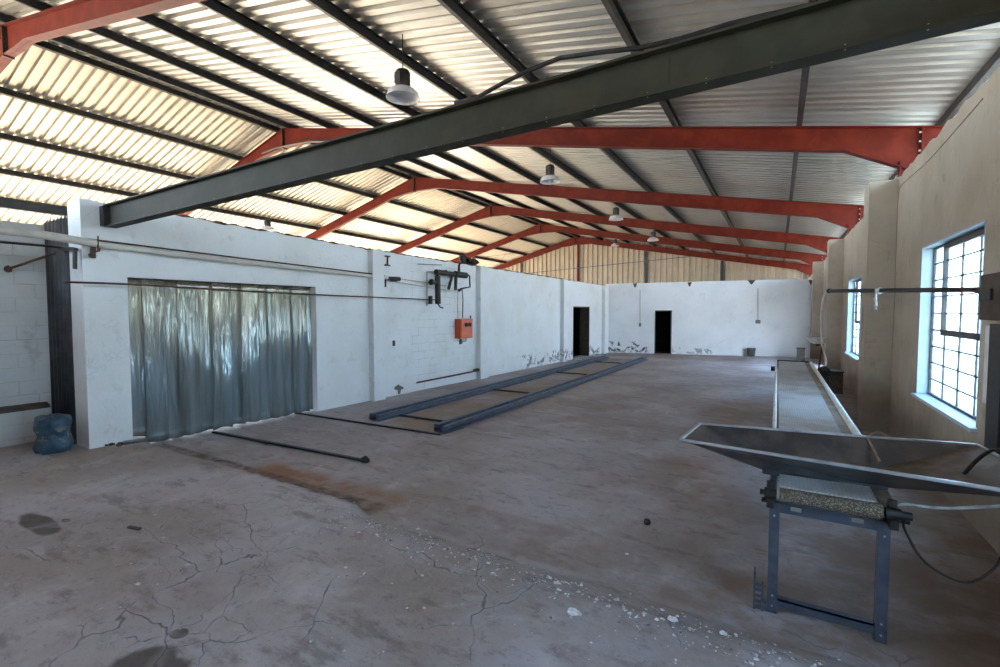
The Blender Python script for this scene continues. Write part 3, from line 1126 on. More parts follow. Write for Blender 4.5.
# brackets and valves
t = empty('pipe_bracket', lw(95, 262, 0.06), 'dark rusty bracket holding the cream pipe by the end pillar', 'bracket')
mb = MB()
mb.bar(lw(93, 240, .06), lw(93, 258, .06), 0.05, 0.05, up=(LD.x, LD.y, 0))
mb.tube(wpts([(93, 243), (97, 241), (100, 246), (99, 251), (94, 252)], 0.1), 0.014, 6)
mb.tube(wpts([(98, 236), (98, 251)], 0.16), 0.010, 6)
mb.build('clamp', 'rust', t)
mb = MB()
mb.tube(wpts([(92, 254), (92, 257)], 0.1), 0.04, 8)
mb.build('nut', 'black', t)
P1_, P2_ = un(75, 248, 'y', 2.6), un(75, 269, 'y', 2.6)
mb = MB()
mb.bar(P1_, P2_, 0.07, 0.03, up=(0, 1, 0)).bar(un(60, 249, 'y', 2.6), un(76, 249.5, 'y', 2.6), 0.05, 0.04)
tag(mb.build('angle_bracket', 'black'), 'black L shaped bracket on the end face of the white pillar', 'bracket')
mb = MB()
a_, b_ = un(8, 269, 'x', -9.3), un(56, 253, 'y', 2.55)
mb.tube([a_, b_], 0.017, 6)
mb.blob(a_, 0.05, 8, 0.1)
tag(mb.build('tie_rod', 'rust'), 'rusty slanting rod fixed to the outer blockwork wall', 'rod')

t = empty('gate_valve', lw(395, 285, 0.05), 'small black valve on the thin wall pipes right of the first pilaster', 'valve')
MB().tube(wpts([(387.5, 278.5), (399.5, 279)], 0.1), 0.05, 10).tube(wpts([(391, 279), (396, 279)], 0.1), 0.06, 10).build('valve_body', 'black', t)
MB().tube(wpts([(385.5, 279), (385.5, 287)], 0.1), 0.02, 8).build('valve_stem', 'rust', t)
mb = MB()
mb.tube(wpts([(387.5, 257), (387.5, 265)], 0.04), 0.018, 6).bar(lw(385, 256, .03), lw(390, 256.5, .03), 0.03, 0.03).bar(lw(385, 265, .03), lw(390, 265.5, .03), 0.03, 0.03)
tag(mb.build('wall_hook', 'rust'), 'small rusty hook high on the wall above the black valve', 'hook')

# pipe manifold
t = empty('pipe_manifold', lw(452, 300, 0.1), 'black iron pipe manifold with vertical cylinder on the left wall above the orange box', 'pipework')
mb = MB()
mb.tube(wpts([(437.5, 276), (438, 304)], 0.22), 0.075, 14)
mb.tube(wpts([(438, 304), (440, 307), (443, 308)], 0.22), 0.018, 6)
mb.build('cylinder', 'black', t)
mb = MB()
mb.tube(wpts([(438, 279), (437, 273), (442, 272.5), (466, 275.5)], 0.22), 0.055, 12)
mb.tube(wpts([(436, 272), (446, 273)], 0.22), 0.07, 12)
mb.tube(wpts([(455, 274), (466, 275.5)], 0.22), 0.085, 12)
mb.build('header_pipe', 'black', t)
mb = MB()
mb.tube(wpts([(431, 282), (437, 283)], 0.22), 0.05, 10)
mb.blob(lw(431.5, 282, 0.22), 0.08, 10, 0.1)
mb.build('side_valve', 'black', t)
MB().tube(wpts([(452, 276), (448.5, 289)], 0.22), 0.04, 8).build('drop_pipe', 'black', t)
MB().tube(wpts([(456, 277), (455.5, 290)], 0.22), 0.045, 8).build('drop_pipe', 'black', t)
MB().tube(wpts([(464, 274), (469.5, 275.5), (470, 287), (462, 288.5), (459, 290.5)], 0.22), [.022, .022, .022, .025, .045], 8).build('loop_pipe', 'black', t)
MB().tube(wpts([(459, 274), (459, 265), (461, 262)], 0.22), [.045, .03, .02], 8).build('riser', 'black', t)
MB().tube(wpts([(446, 270), (446, 274)], 0.22), 0.03, 8).build('coupling', 'black', t)
MB().tube(wpts([(430.5, 296), (430.5, 304)], 0.17), 0.055, 10).build('coupling', 'black', t)
mb = MB()
for k, (px, py) in enumerate([(427, 278), (428, 302)]):
    pass
mb.tube(wpts([(462, 289), (463, 300), (462.5, 318)], 0.1), 0.014, 6)
tag(mb.build('conduit', 'rust'), 'thin dark conduit dropping into the top of the orange box', 'conduit')
mb = MB()
mb.tube(wpts([(457.5, 290), (457.5, 318)], 0.03), 0.006, 5)
tag(mb.build('wall_wire', 'grey_block'), 'thin grey wire dropping beside the conduit towards the orange box', 'wire')
mb = MB()
mb.tube(wpts([(437, 272), (427, 272), (427, 306)], 0.04), 0.011, 6)
tag(mb.build('wall_wire', 'grey_block'), 'thin grey pipe bent down the wall left of the pipe manifold', 'pipe')
tag(MB().tube(wpts([(418, 264), (442, 265)], 0.03), 0.010, 5).build('wall_wire', 'grey_block'), 'thin grey wire level on the wall above the pipe manifold', 'wire')
mb = MB()
c = lw(466, 262, -0.12)
for k in range(9):
    mb.blob((c.x + rnd(-.12, .12), c.y + rnd(-.32, .32), c.z + rnd(-0.02, .10)), (rnd(.08, .14), rnd(.1, .2), rnd(.06, .12)), 8, 0.2)
tag(mb.build('tangled_bundle', 'black'), 'dark tangled bundle lying on top of the left wall above the orange box', 'bundle')

# orange control box
t = empty('control_box', lw(465, 338, 0.0), 'orange electrical control box on the left wall below the pipe manifold', 'control box')
P = [lw(456, 337, 0), lw(474, 335, 0)]
ya, yb = ly(lw(461, 328, .22).y), ly(lw(473.5, 328, .22).y)
zt, zb = lw(464, 318.8, .22).z, lw(464, 338.5, .22).z


def onw(s, off, z):
    p = LW0 + LD * s + LN * off
    return Vector((p.x, p.y, z))


def wbox(mb, s0, s1, o0, o1, z0, z1):
    vs = [onw(s, o, z) for s in (s0, s1) for o in (o0, o1) for z in (z0, z1)]
    return mb.add(vs, [(0, 1, 3, 2), (4, 6, 7, 5), (0, 4, 5, 1), (2, 3, 7, 6), (0, 2, 6, 4), (1, 5, 7, 3)])


wbox(MB(), ya, yb, 0.005, 0.20, zb, zt).build('housing', 'orange', t, bevel=0.012)
o = wbox(MB(), ya + 0.03, yb - 0.03, 0.20, 0.22, zb + 0.03, zt - 0.03).build('box_door', 'orange', t, bevel=0.006)
for k in (0.40, 0.68):
    s = ya + (yb - ya) * k
    z = zt - (zt - zb) * 0.30
    mb = MB()
    mb.tube([onw(s, 0.21, z), onw(s, 0.255, z)], 0.058, 14)
    mb.bar(onw(s, 0.265, z - 0.05), onw(s, 0.265, z + 0.05), 0.03, 0.03, up=(LN.x, LN.y, 0))
    mb.build('rotary_knob', 'black', o)
mb = MB()
mb.tube([onw(yb - .04, 0.15, zt), onw(yb - .04, 0.15, zt + .09)], 0.02, 8)
mb.build('cable_gland', 'black', t)
mb = MB()
mb.tube(wpts([(461, 339), (461, 344)], 0.05), 0.04, 8).tube(wpts([(466, 339), (466, 341), (462, 342)], 0.05), 0.012, 6)
tag(mb.build('wall_socket', 'grey_block'), 'tiny grey fitting on the wall below the orange box', 'socket')
# rusty pipe low on the wall
t2 = MB().tube(wpts([(417, 382.6), (450, 376.2), (477, 370.7)], 0.10), 0.022, 8)
t2.blob(lw(476.5, 370, 0.1), (0.05, 0.22, 0.05), 8, 0.15)
tag(t2.build('wall_pipe', 'rust'), 'rusty pipe low along the left wall beyond the first pilaster', 'pipe')
# small marks: patch of bare grey mortar and a dark hole
mb = MB()
ctr = lw(399, 389, 0.004)
ring = [(-5, 0), (-3, -2.2), (0, -3.6), (1, -2.2), (4.6, -1), (4.2, 1.2), (2, 1.6), (1.2, 6), (-1, 6.2), (-1.6, 2), (-4, 1.8)]
vs = [lw(399 + a, 388 + b, 0.006) for a, b in ring] + [lw(399 + a, 388 + b, -0.01) for a, b in ring]
n = len(ring)
mb.add(vs, [tuple(range(n))] + [(i, (i + 1) % n, n + (i + 1) % n, n + i) for i in range(n)])
tag(mb.build('bare_patch', 'grey_block'), 'grey bare mortar patch low on the left wall right of the first pilaster', 'patch')
mb = MB()
wbox(mb, ly(lw(392.6, 343, 0).y), ly(lw(394.6, 343, 0).y), -0.01, 0.02, lw(393, 346, 0).z, lw(393, 340.6, 0).z)
tag(mb.build('switch_plate', 'black'), 'small dark switch plate on the left wall between curtain and brick panel', 'switch')

# ------------------------------------------------------------------ floor rails
def rail(P, Q, name, label):
    t = empty(name, P, label, 'rail', 'pair of long floor rails')
    P, Q = Vector(P), Vector(Q)
    d = (Q - P).normalized()
    s = d.cross(up)
    h = 0.13
    mb = MB()
    # open channel lying on the floor with a ledge
    mb.prism([(-0.12, 0), (0.12, 0), (0.12, 0.012), (-0.108, 0.012), (-0.108, h - .012), (-0.04, h - .012), (-0.04, h), (-0.12, h)], P, Q)
    mb.build('channel', 'rail', t)
    mb = MB()
    mb.prism([(0.02, 0.012), (0.10, 0.012), (0.10, 0.024), (0.034, 0.024), (0.034, 0.092), (0.10, 0.092), (0.10, 0.105), (0.02, 0.105)], P + d * 0.02, Q - d * 0.05)
    mb.build('guide_channel', 'rail', t)
    mb = MB()
    e = P - d * 0.004
    mb.bar(e + s * -0.09 + up * 0.02, e + s * -0.09 + up * 0.075, 0.06, 0.01, up=d)
    mb.build('end_plate', 'black', t)
    return t


R1a, R1b = un(374, 421, 'z', 0.005), un(611, 358.6, 'z', 0.005)
R2a, R2b = un(440, 432.5, 'z', 0.005), un(648, 357.5, 'z', 0.005)
R1b.y, R2b.y = min(R1b.y, 20.0), min(R2b.y, 20.2)
R1b.x, R2b.x = R1a.x + 0.06, R2a.x + 0.04
rail(R1a, R1b, 'floor_rail', 'long blue grey steel floor rail nearer the left wall')
rail(R2a, R2b, 'floor_rail', 'long blue grey steel floor rail on the hall side')
for y, lab in ((6.75, 'thin black tie bar between the floor rails, nearest'),
               (10.2, 'thin black tie bar between the floor rails, second'),
               (14.2, 'thin black tie bar between the floor rails, third'),
               (18.0, 'thin black tie bar between the floor rails, farthest')):
    x0 = R1a.x + 0.14
    x1 = R2a.x - 0.14
    tag(MB().bar((x0, y, 0.03), (x1, y, 0.03), 0.035, 0.035).build('tie_bar', 'black'), lab, 'bar', 'tie bars between the floor rails')
t = empty('floor_rod', un(367, 461, 'z', 0.02), 'dark iron rod on the floor in front of the curtain, knob at its end', 'rod')
P, Q = un(213, 432, 'z', 0.025), un(362, 460, 'z', 0.025)
MB().bar(P, Q, 0.045, 0.03).build('rod', 'black', t)
MB().tube([Q, Q + (Q - P).normalized() * 0.10], 0.04, 10).blob(Q + (Q - P).normalized() * 0.05 + up * 0.02, 0.045, 8, 0.1).build('knob', 'black', t)
P, Q = un(297, 413, 'z', 0.02), un(440, 434.5, 'z', 0.02)
tag(MB().bar(P, Q, 0.04, 0.025).build('floor_rod', 'black'), 'dark iron rod on the floor from the curtain to the near rail end', 'rod')
P, Q = un(441, 433, 'z', 0.015), un(462, 427, 'z', 0.015)
tag(MB().bar(P, Q, 0.10, 0.02).build('steel_offcut', 'rail'), 'flat grey steel offcut beside the near end of the hall side rail', 'offcut')

# ------------------------------------------------------------------ conveyor with head frame
TY = 3.58
t = empty('belt_conveyor', (0.3, TY, 0), 'long belt conveyor on slate grey legs running beside the window wall', 'conveyor')
x0, x1 = -0.02, 0.61


def tbox(a, b, mat, name, bevel=0.004, lab=None):
    o = MB().box(a, b).build(name, mat, t, bevel=bevel)
    if lab:
        o['label'] = lab
    return o


tbox((x0, TY - .03, -0.005), (x0 + .06, TY + .03, 0.75), 'frame', 'leg')
tbox((x1 - .06, TY - .03, -0.005), (x1, TY + .03, 0.75), 'frame', 'leg')
mb = MB()
ztop_, zl = 0.752, 0.685
xm = [(x0 + .06, 0.10), (0.16, 0.42), (0.48, x1 - .06)]
mb.box((x0 + .06, TY - .028, zl), (x1 - .06, TY - .018, zl + 0.022)).box((x0 + .06, TY - .028, 0.737), (x1 - .06, TY - .018, ztop_))
for a, b in xm:
    mb.box((a, TY - .028, zl + .022), (b, TY - .018, 0.737))
mb.box((x0 + .06, TY - .028, ztop_), (x1 - .06, TY + .03, ztop_ + .008))
mb.build('slotted_crossbar', 'frame', t)
mb = MB()
mb.box((x0 + .06, TY - .026, 0.045), (x1 - .06, TY - .016, 0.10)).box((x0 + .06, TY - .026, 0.09), (x1 - .06, TY + .03, 0.10))
mb.build('foot_crossbar', 'frame', t)
for z in (0.66, 0.12, 0.05):
    for x in (x0 + .03, x1 - .03):
        MB().tube([(x, TY - .036, z), (x, TY - .028, z)], 0.006, 8).build('bolt', 'bright', t)
# perforated foot plate leaning out left of the near leg
mb = MB()
for (a, b) in (((-.10, -.088), (0.005, .26)), ((-.052, -.040), (0.005, .17))):
    mb.box((a[0], TY - .05, b[0]), (a[1], TY + .02, b[1]))
for z in (0.01, 0.05, 0.09, 0.13, 0.165):
    mb.box((-.088, TY - .045, z), (-.05, TY - .038, z + 0.018))
mb.box((-.042, TY - .04, 0.005), (x0, TY - .03, 0.06))
mb.build('foot_plate', 'frame', t)
# near roller
RY = 3.49
ZC = 0.825
MB().tube([(0.035, RY, ZC), (0.555, RY, ZC)], 0.045, 20).build('head_roller', 'roller', t)
for xx in (-0.015, 0.605):
    mb = MB()
    mb.tube([(xx - .035, RY, ZC), (xx + .035, RY, ZC)], 0.035, 14)
    mb.box((xx - .02, RY - .05, 0.745), (xx + .02, RY + .10, 0.80))
    mb.tube([(xx, RY - .055, ZC - .05), (xx, RY + 0.0, ZC - .05)], 0.018, 8)
    mb.tube([(xx, RY + .03, ZC + 0.02), (xx, RY + 0.03, ZC + 0.07)], 0.024, 8)
    if xx < 0:
        mb.tube([(-.075, RY, ZC), (-.03, RY, ZC)], 0.02, 8)
        mb.tube([(-.065, RY, ZC - 0.05), (-.03, RY, ZC - 0.05)], 0.016, 8)
    else:
        mb.tube([(.62, RY, ZC), (.69, RY, ZC)], 0.024, 8)
        mb.tube([(.60, RY + .05, ZC - 0.05), (.69, RY + .05, ZC - 0.05)], 0.016, 8)
    mb.build('bearing', 'black', t)
# belt
CE = 12.55
mb = MB()
mb.box((0.035, RY + .02, 0.868), (0.535, CE, 0.876))
mb.box((0.035, RY + .02, 0.775), (0.535, CE, 0.781))
mb.build('belt', 'belt', t)
mb = MB()
mb.box((-.02, TY + .03, 0.752), (0.02, CE, 0.86))
o = mb.build('side_channel', 'frame', t)
mb = MB()
mb.box((0.537, TY + .03, 0.752), (0.63, CE, 0.866))  # brown strip carries the shade of the gap between belt and rail
o = mb.build('belt_gap_shade', 'board', t)
o['label'] = 'brown strip standing in for the shaded gap beside the belt'
mb = MB()
mb.tube([(-.005, 4.3, .878), (-.005, CE, .878)], 0.018, 10)
mb.build('guide_rail', 'whitepaint', t)
mb = MB()
mb.tube([(.655, 4.6, .865), (.655, CE, .865)], 0.033, 12)
mb.build('guide_rail', 'whitepaint', t)
mb = MB()
mb.box((0.0, CE, 0.70), (0.62, CE + .05, 0.90))
mb.build('tail_plate', 'corr_dark', t)
mb = MB()
mb.tube([(-.03, CE - 1.4, .84), (-.10, CE - 1.4, .84)], 0.05, 10)
mb.build('tension_knob', 'black', t)
for y in (6.6, 9.5, 12.3):
    for xx in (0.06, 0.5):
        MB().box((xx, y - .025, -0.005), (xx + .05, y + .025, 0.752)).build('leg', 'frame', t)

# drive motor beside the tail
t = empty('drive_motor', (0.73, 11.0, 0.72), 'black electric motor beside the far end of the conveyor', 'motor')
mb = MB()
mb.tube([(0.80, 10.75, .86), (0.80, 11.1, .86)], 0.075, 16)
for k in range(7):
    mb.tube([(0.80, 10.78 + k * .05, .86), (0.80, 10.79 + k * .05, .86)], 0.088, 16)
mb.build('motor_body', 'black', t)
MB().box((0.75, 10.8, 0.0), (0.86, 11.08, 0.785)).build('pedestal', 'black', t)
MB().tube([(.80, 10.70, .86), (.80, 10.75, .86)], 0.055, 14).build('fan_cover', 'black', t)
# dish on a leaning post
t = empty('white_dish', (0.68, 11.3, 0), 'shallow white dish on a leaning post beside the conveyor end', 'dish')
c = un(818, 338, 'y', 11.3)
mb = MB()
mb.lathe([(0.0, -0.12), (0.08, -0.115), (0.15, -0.07), (0.19, 0.0), (0.195, 0.003), (0.18, 0.004), (0.14, -0.06), (0.07, -0.095), (0, -0.10)], (c.x, c.y, c.z), 24)
mb.build('bowl', 'whitepaint', t)
mb = MB()
mb.tube([(c.x + .08, c.y, c.z - .06), (c.x + .02, c.y, 0.78), (c.x + 0.02, c.y, 0.0)], 0.018, 8)
mb.tube([(c.x, c.y, c.z - .07), (c.x + .0, c.y, c.z - .16)], 0.03, 8)
mb.build('post', 'rust', t)

# feed hopper
NL, FLc, FR, NR = Vector((-.585, 3.57)), Vector((-.535, 4.17)), Vector((1.215, 4.46)), Vector((1.30, 3.36))
bNL, bFL, bFR, bNR = Vector((-.06, 3.78)), Vector((-.03, 4.06)), Vector((.60, 4.14)), Vector((.62, 3.80))
zt, zb = 1.08, 0.885
t = empty('feed_hopper', (0.3, 3.9, zb), 'wide dull stainless feed hopper tray over the near conveyor end', 'hopper')


def panel(a, b, c_, d_, name, lab=None):
    o = MB().add([(a.x, a.y, zt), (b.x, b.y, zt), (c_.x, c_.y, zb), (d_.x, d_.y, zb)], [(0, 1, 2, 3)]).build(name, 'stainless', t, solid=0.004)
    if lab:
        o['label'] = lab
    return o


panel(NL, NR, bNR, bNL, 'side_panel')
panel(FLc, FR, bFR, bFL, 'side_panel')
panel(NL, FLc, bFL, bNL, 'side_panel')
M['stain_end'] = simple('brown_stained_steel', (0.13, 0.085, 0.05), (0.22, 0.17, 0.12), 0.5, 0.4, 6)
o = MB().add([(FR.x, FR.y, zt), (NR.x, NR.y, zt), (bNR.x, bNR.y, zb), (bFR.x, bFR.y, zb)], [(0, 1, 2, 3)]).build('side_panel', 'stain_end', t, solid=0.004)
o['label'] = 'brown stained end panel'
mb = MB()
rim = [NL, NR, FR, FLc]
for i in range(4):
    a, b = rim[i], rim[(i + 1) % 4]
    e = (b - a).normalized() * 0.012
    mb.bar((a.x - e.x, a.y - e.y, zt - .002), (b.x + e.x, b.y + e.y, zt - .002), 0.024, 0.020)
mb.build('rolled_rim', 'bright', t, bevel=0.006)
mb = MB()
for a, b in ((bNL, bNR), (bFL, bFR), (bNL, bFL), (bNR, bFR)):
    mb.bar((a.x, a.y, zb - .01), (b.x, b.y, zb - .01), 0.02, 0.03)
mb.build('throat', 'corr_dark', t)

# cords over and under the hopper


def cord(pts, r, mat, name, lab, cat='cord'):
    P = [Vector(p) for p in pts]
    out = []
    for i in range(len(P) - 1):
        p0, p1, p2, p3 = P[max(i - 1, 0)], P[i], P[i + 1], P[min(i + 2, len(P) - 1)]
        for k in range(6):
            u = k / 6
            out.append(0.5 * ((2 * p1) + (p2 - p0) * u + (2 * p0 - 5 * p1 + 4 * p2 - p3) * u * u + (3 * p1 - p0 - 3 * p2 + p3) * u ** 3))
    out.append(P[-1])
    return tag(MB().tube(out, r, 8).build(name, mat), lab, cat)


cord([(0.66, 3.5, 0.80), un(905, 530, 'y', 3.5), un(925, 562, 'y', 3.5), un(962, 582, 'y', 3.5), un(990, 572, 'y', 3.5), un(1010, 545, 'y', 3.6), un(1040, 520, 'y', 3.9)], 0.007, 'black', 'black_cable', 'black cable looping down from the conveyor roller bearing', 'cable')
cord([(0.60, 3.56, 0.84), un(905, 504, 'y', 3.53), un(940, 508, 'y', 3.53), un(1000, 506, 'y', 3.55), un(1040, 500, 'y', 3.7)], 0.009, 'hose', 'pale_hose', 'pale hose running right from under the hopper', 'hose')
cord([un(880, 462, 'y', 4.05), un(872, 446, 'y', 4.25), un(868, 437, 'y', 4.36), un(876, 432, 'y', 4.42), un(884, 434, 'y', 4.44), un(888, 440, 'y', 4.5)], 0.008, 'board', 'brown_cord', 'brown cord hooked over the back rim of the hopper')
cord([un(964, 474, 'y', 3.9), un(976, 461, 'y', 3.95), un(990, 451, 'y', 4.0), un(1004, 450, 'y', 4.1), un(1030, 452, 'y', 4.3)], 0.011, 'black', 'black_cable', 'black cable rising out of the right end of the hopper', 'cable')

# ------------------------------------------------------------------ boom along the window wall, with cable and rag
P = Vector((0.86, 11.0, 2.44))
P = un(829, 291, 'y', 11.0)
Q = un(986, 289.5, 'x', RX - 0.02)
t = empty('wall_boom', Q, 'black pipe boom swung out along the window wall', 'boom')
MB().tube([P, Q], [0.036, 0.026], 10).build('boom_pipe', 'black', t)
MB().tube([P + Vector((0, .02, 0)), P - Vector((0, .1, 0))], 0.045, 10).build('end_cap', 'black', t)
cord([P, P + Vector((-.05, 0.02, -.03)), un(822, 305, 'y', 11.05), un(821.5, 340, 'y', 11.05), (0.82, 11.05, 1.1), (0.82, 11.0, 0.97)], 0.016, 'whitepaint', 'pale_cable', 'white cable hanging from the boom tip down to the black motor', 'cable')
rg = P + (Q - P) * 0.42
best = min((abs((lambda w: 500 + FPX * (w - Vector((0, 0, CH))).dot(RT) / (w - Vector((0, 0, CH))).dot(FW))(P + (Q - P) * (j / 400)) - 880), j) for j in range(401))
rg = P + (Q - P) * (best[1] / 400)
mb = MB()
dd = (Q - P).normalized()
vs = []
for j in range(9):
    for i in range(5):
        w = 0.11 * (1 - 0.55 * j / 8) + 0.02 * math.sin(j * 2)
        vs.append(rg + dd * (i / 4 - 0.5) * w + Vector((-0.045 + 0.015 * math.sin(i * 2 + j), 0, 0.03 - j * 0.034 - 0.03 * (i % 2) * (j == 8))))
mb.add(vs, [(j * 5 + i, j * 5 + i + 1, j * 5 + i + 6, j * 5 + i + 5) for j in range(8) for i in range(4)], True)
mb.blob(rg + Vector((0, 0, 0.0)), (0.04, 0.08, 0.045), 8, 0.2)
tag(mb.build('torn_rag', 'cloth_white', solid=0.004), 'torn white plastic rag tied on the black boom', 'rag')
mb = MB()
q2 = un(862, 318, 'x', 1.24)
mb.add([q2 + Vector((-.02, a * 0.05 - 0.05, b)) + Vector((0, 0.02 * math.sin(b * 20), 0)) for b in (0.28, 0.1, -0.1, -0.25, -0.38) for a in (0, 1, 2)],
       [(j * 3 + i, j * 3 + i + 1, j * 3 + i + 4, j * 3 + i + 3) for j in range(4) for i in range(2)], True)
tag(mb.build('torn_rag', 'cloth_white', solid=0.004), 'long torn white strip hanging at the corner of the nearest pier', 'rag')

# electrical box and board at the right edge
t = empty('switch_box', (RX, 5.7, 2.0), 'brown electrical box at the right edge beside the near window', 'switch box')
a_, b_ = un(985, 274, 'x', RX - 0.04), un(1012, 322, 'x', RX - .04)
MB().box((RX - 0.06, 4.9, 1.93), (RX, 5.86, 2.33)).build('housing', 'brownbox', t, bevel=0.008)
MB().box((RX - 0.08, 5.55, 2.10), (RX - 0.06, 5.82, 2.20)).build('switch_panel', 'black', t, bevel=0.004)
t = empty('conduit_board', (RX, 5.6, 0.8), 'tall dark board with a pale conduit below the brown electrical box', 'board')
MB().box((RX - 0.05, 5.35, 0.82), (RX, 5.63, 1.9)).build('board', 'black', t, bevel=0.004)
MB().box((RX - 0.04, 5.66, 1.2), (RX - .01, 5.76, 1.88)).build('conduit', 'whitepaint', t, bevel=0.004)
# beading and wire on the window wall
cord([(RX - .01, 6.2, 4.0), (RX - .012, 8.0, 3.93), (RX - .01, 9.2, 3.96), (RX - .01, 9.75, 3.9), (RX - .01, 9.8, 3.2), (RX - .01, 9.78, 2.2), (RX - .01, 9.8, 1.2)], 0.004, 'board', 'wall_wire', 'thin brown wire clipped high on the window wall down to the near pier', 'wire')

# ------------------------------------------------------------------ far wall fittings


def fitting(px, py0, py1, wire_top, lab, w=3.0):
    a_, b_ = fw(px - w / 2, py0, .03), fw(px + w / 2, py1, .03)
    t = empty('wall_socket', a_, lab, 'socket')
    mb = MB()
    c_ = (a_ + b_) / 2
    mb.bar((a_ + Vector((0, 0, (b_.z - a_.z) / 2))), (b_ - Vector((0, 0, (b_.z - a_.z) / 2))), 0.08, abs(a_.z - b_.z))
    mb.build('socket_body', 'grey_block', t)
    mb = MB()
    mb.tube([fw(px, wire_top, .02), fw(px, py0, .02)], 0.011, 6)
    mb.build('conduit', 'grey_block', t)


fitting(640, 323, 326.5, 290, 'small dark socket with thin conduit left of the far doorway', 2.2)
fitting(758, 320, 323.5, 288, 'grey double socket with conduit on the right part of the far wall', 4.5)
for px, py, lab in ((635, 284, 'tiny dark bracket on the far wall top above the left socket'),
                    (689.5, 283, 'tiny dark bracket on the far wall top right of the far doorway'),
                    (751.5, 281, 'dark triangular bracket on the far wall top above the double socket'),
                    (811, 281, 'tiny dark bracket on the far wall top at the right corner')):
    c_ = fw(px, py + 1.2, .06)
    w = 0.16 if px == 751.5 else 0.09
    mb = MB()
    mb.prism([(-w, 0.09), (w, 0.09), (0.02, -0.10), (-0.02, -0.10)], c_ + Vector((0, -0.04, 0)), c_ + Vector((0, 0.06, 0)))
    tag(mb.build('wall_bracket', 'brownbox'), lab, 'bracket', 'small brackets along the far wall top')
# buckets
p = fw(751, 356, 0.25)
t = empty('bucket', (p.x, p.y, 0), 'grey bucket standing against the far wall', 'bucket')
MB().lathe([(0, 0.01), (0.15, 0.01), (0.18, 0.36), (0.192, 0.36), (0.192, 0.38), (0.172, 0.38), (0.15, 0.05), (0, 0.04)], (p.x, p.y, 0), 20).build('pail', 'grey_block', t)
MB().tube([(p.x + .185 * math.cos(a * .26), p.y - 0.05 - .185 * math.sin(a * .26) * .3, .37 - .12 * math.sin(a * .26)) for a in range(13)], 0.006, 6).build('handle', 'black', t)
p = un(801, 361, 'z', 0)
mb = MB()
mb.box((p.x - .15, p.y - .12, 0), (p.x + .12, p.y + .14, 0.5)).box((p.x - .17, p.y - .14, 0.5), (p.x + .14, p.y + .16, 0.54))
tag(mb.build('dark_crate', 'brownbox', bevel=0.01), 'dark crate standing near the right corner of the far wall', 'crate')
mb = MB()
p = un(832, 394, 'z', 0)
mb.box((1.02, 14.05, 0), (1.40, 14.4, 0.52)).box((1.0, 14.02, 0.52), (1.42, 14.43, 0.56))  # solid block stands in for the shaded area at the pier foot
tag(mb.build('dark_crate', 'brownbox', bevel=0.01), 'low dark block standing in for the shade between the two window wall piers', 'crate')

# ------------------------------------------------------------------ left corner: blue sack, plate, scraps
mb = MB()
vs, fs = [], []
nu, nv = 36, 22
cx, cy = un(52, 400, 'y', 2.38).x, 2.38
for j in range(nv + 1):
    v = j / nv
    z = 0.13 + 0.50 * v
    r = 0.215 * (1 - 0.06 * v) * (1 + 0.06 * math.sin(v * PI * 3.1))
    if v < 0.06:
        r *= 0.93
    if j == nv:
        r = 0.0
        z -= 0.03
    if j == nv - 1:
        r *= 0.7
    for i in range(nu):
        a = 2 * PI * i / nu
        w = 1 + 0.16 * mn.noise(Vector((math.cos(a) * 2, math.sin(a) * 2, v * 4))) + 0.06 * mn.noise(Vector((math.cos(a) * 6, math.sin(a) * 6, v * 11)))
        vs.append((cx + r * w * math.cos(a), cy + r * w * 0.85 * math.sin(a), z + 0.03 * mn.noise(Vector((math.cos(a) * 2, math.sin(a) * 2, 9))) * v))
for j in range(nv):
    for i in range(nu):
        fs.append((j * nu + i, j * nu + (i + 1) % nu, (j + 1) * nu + (i + 1) % nu, (j + 1) * nu + i))
mb.add(vs, fs, True)
mb.add([vs[i] for i in range(nu)], [tuple(range(nu))[::-1]])
tag(mb.build('blue_sack', 'sack'), 'crumpled blue plastic sack standing by the end pillar', 'sack')
P = un(123, 443, 'z', SLAB + .02)
Q = un(147, 439.5, 'z', SLAB + .02)
tag(MB().bar(P, Q, 0.14, 0.03).build('steel_offcut', 'stainless'), 'pale flat steel plate lying at the foot of the curtain doorway jamb', 'offcut')
mb = MB()
for k in range(26):
    c_ = un(rnd(92, 124), rnd(441.5, 445.5), 'z', SLAB + 0.01)
    mb.blob(c_, (rnd(.02, .06), rnd(.02, .05), rnd(.01, .03)), 6, 0.3)
tag(mb.build('dark_scrap', 'brownbox'), 'dark scraps of rubbish along the foot of the white pillar', 'rubbish', kind='stuff')
mb = MB()
for k in range(40):
    c_ = Vector((lx(19) + rnd(.12, .45), 18.6 + rnd(-0.4, 3.0), 0.02))
    mb.blob(c_, (rnd(.03, .09), rnd(.03, .09), rnd(.02, .07)), 6, 0.3)
tag(mb.build('rubble_heap', 'gravel'), 'rubble and fallen plaster at the foot of the far left doorway', 'rubble', kind='stuff')

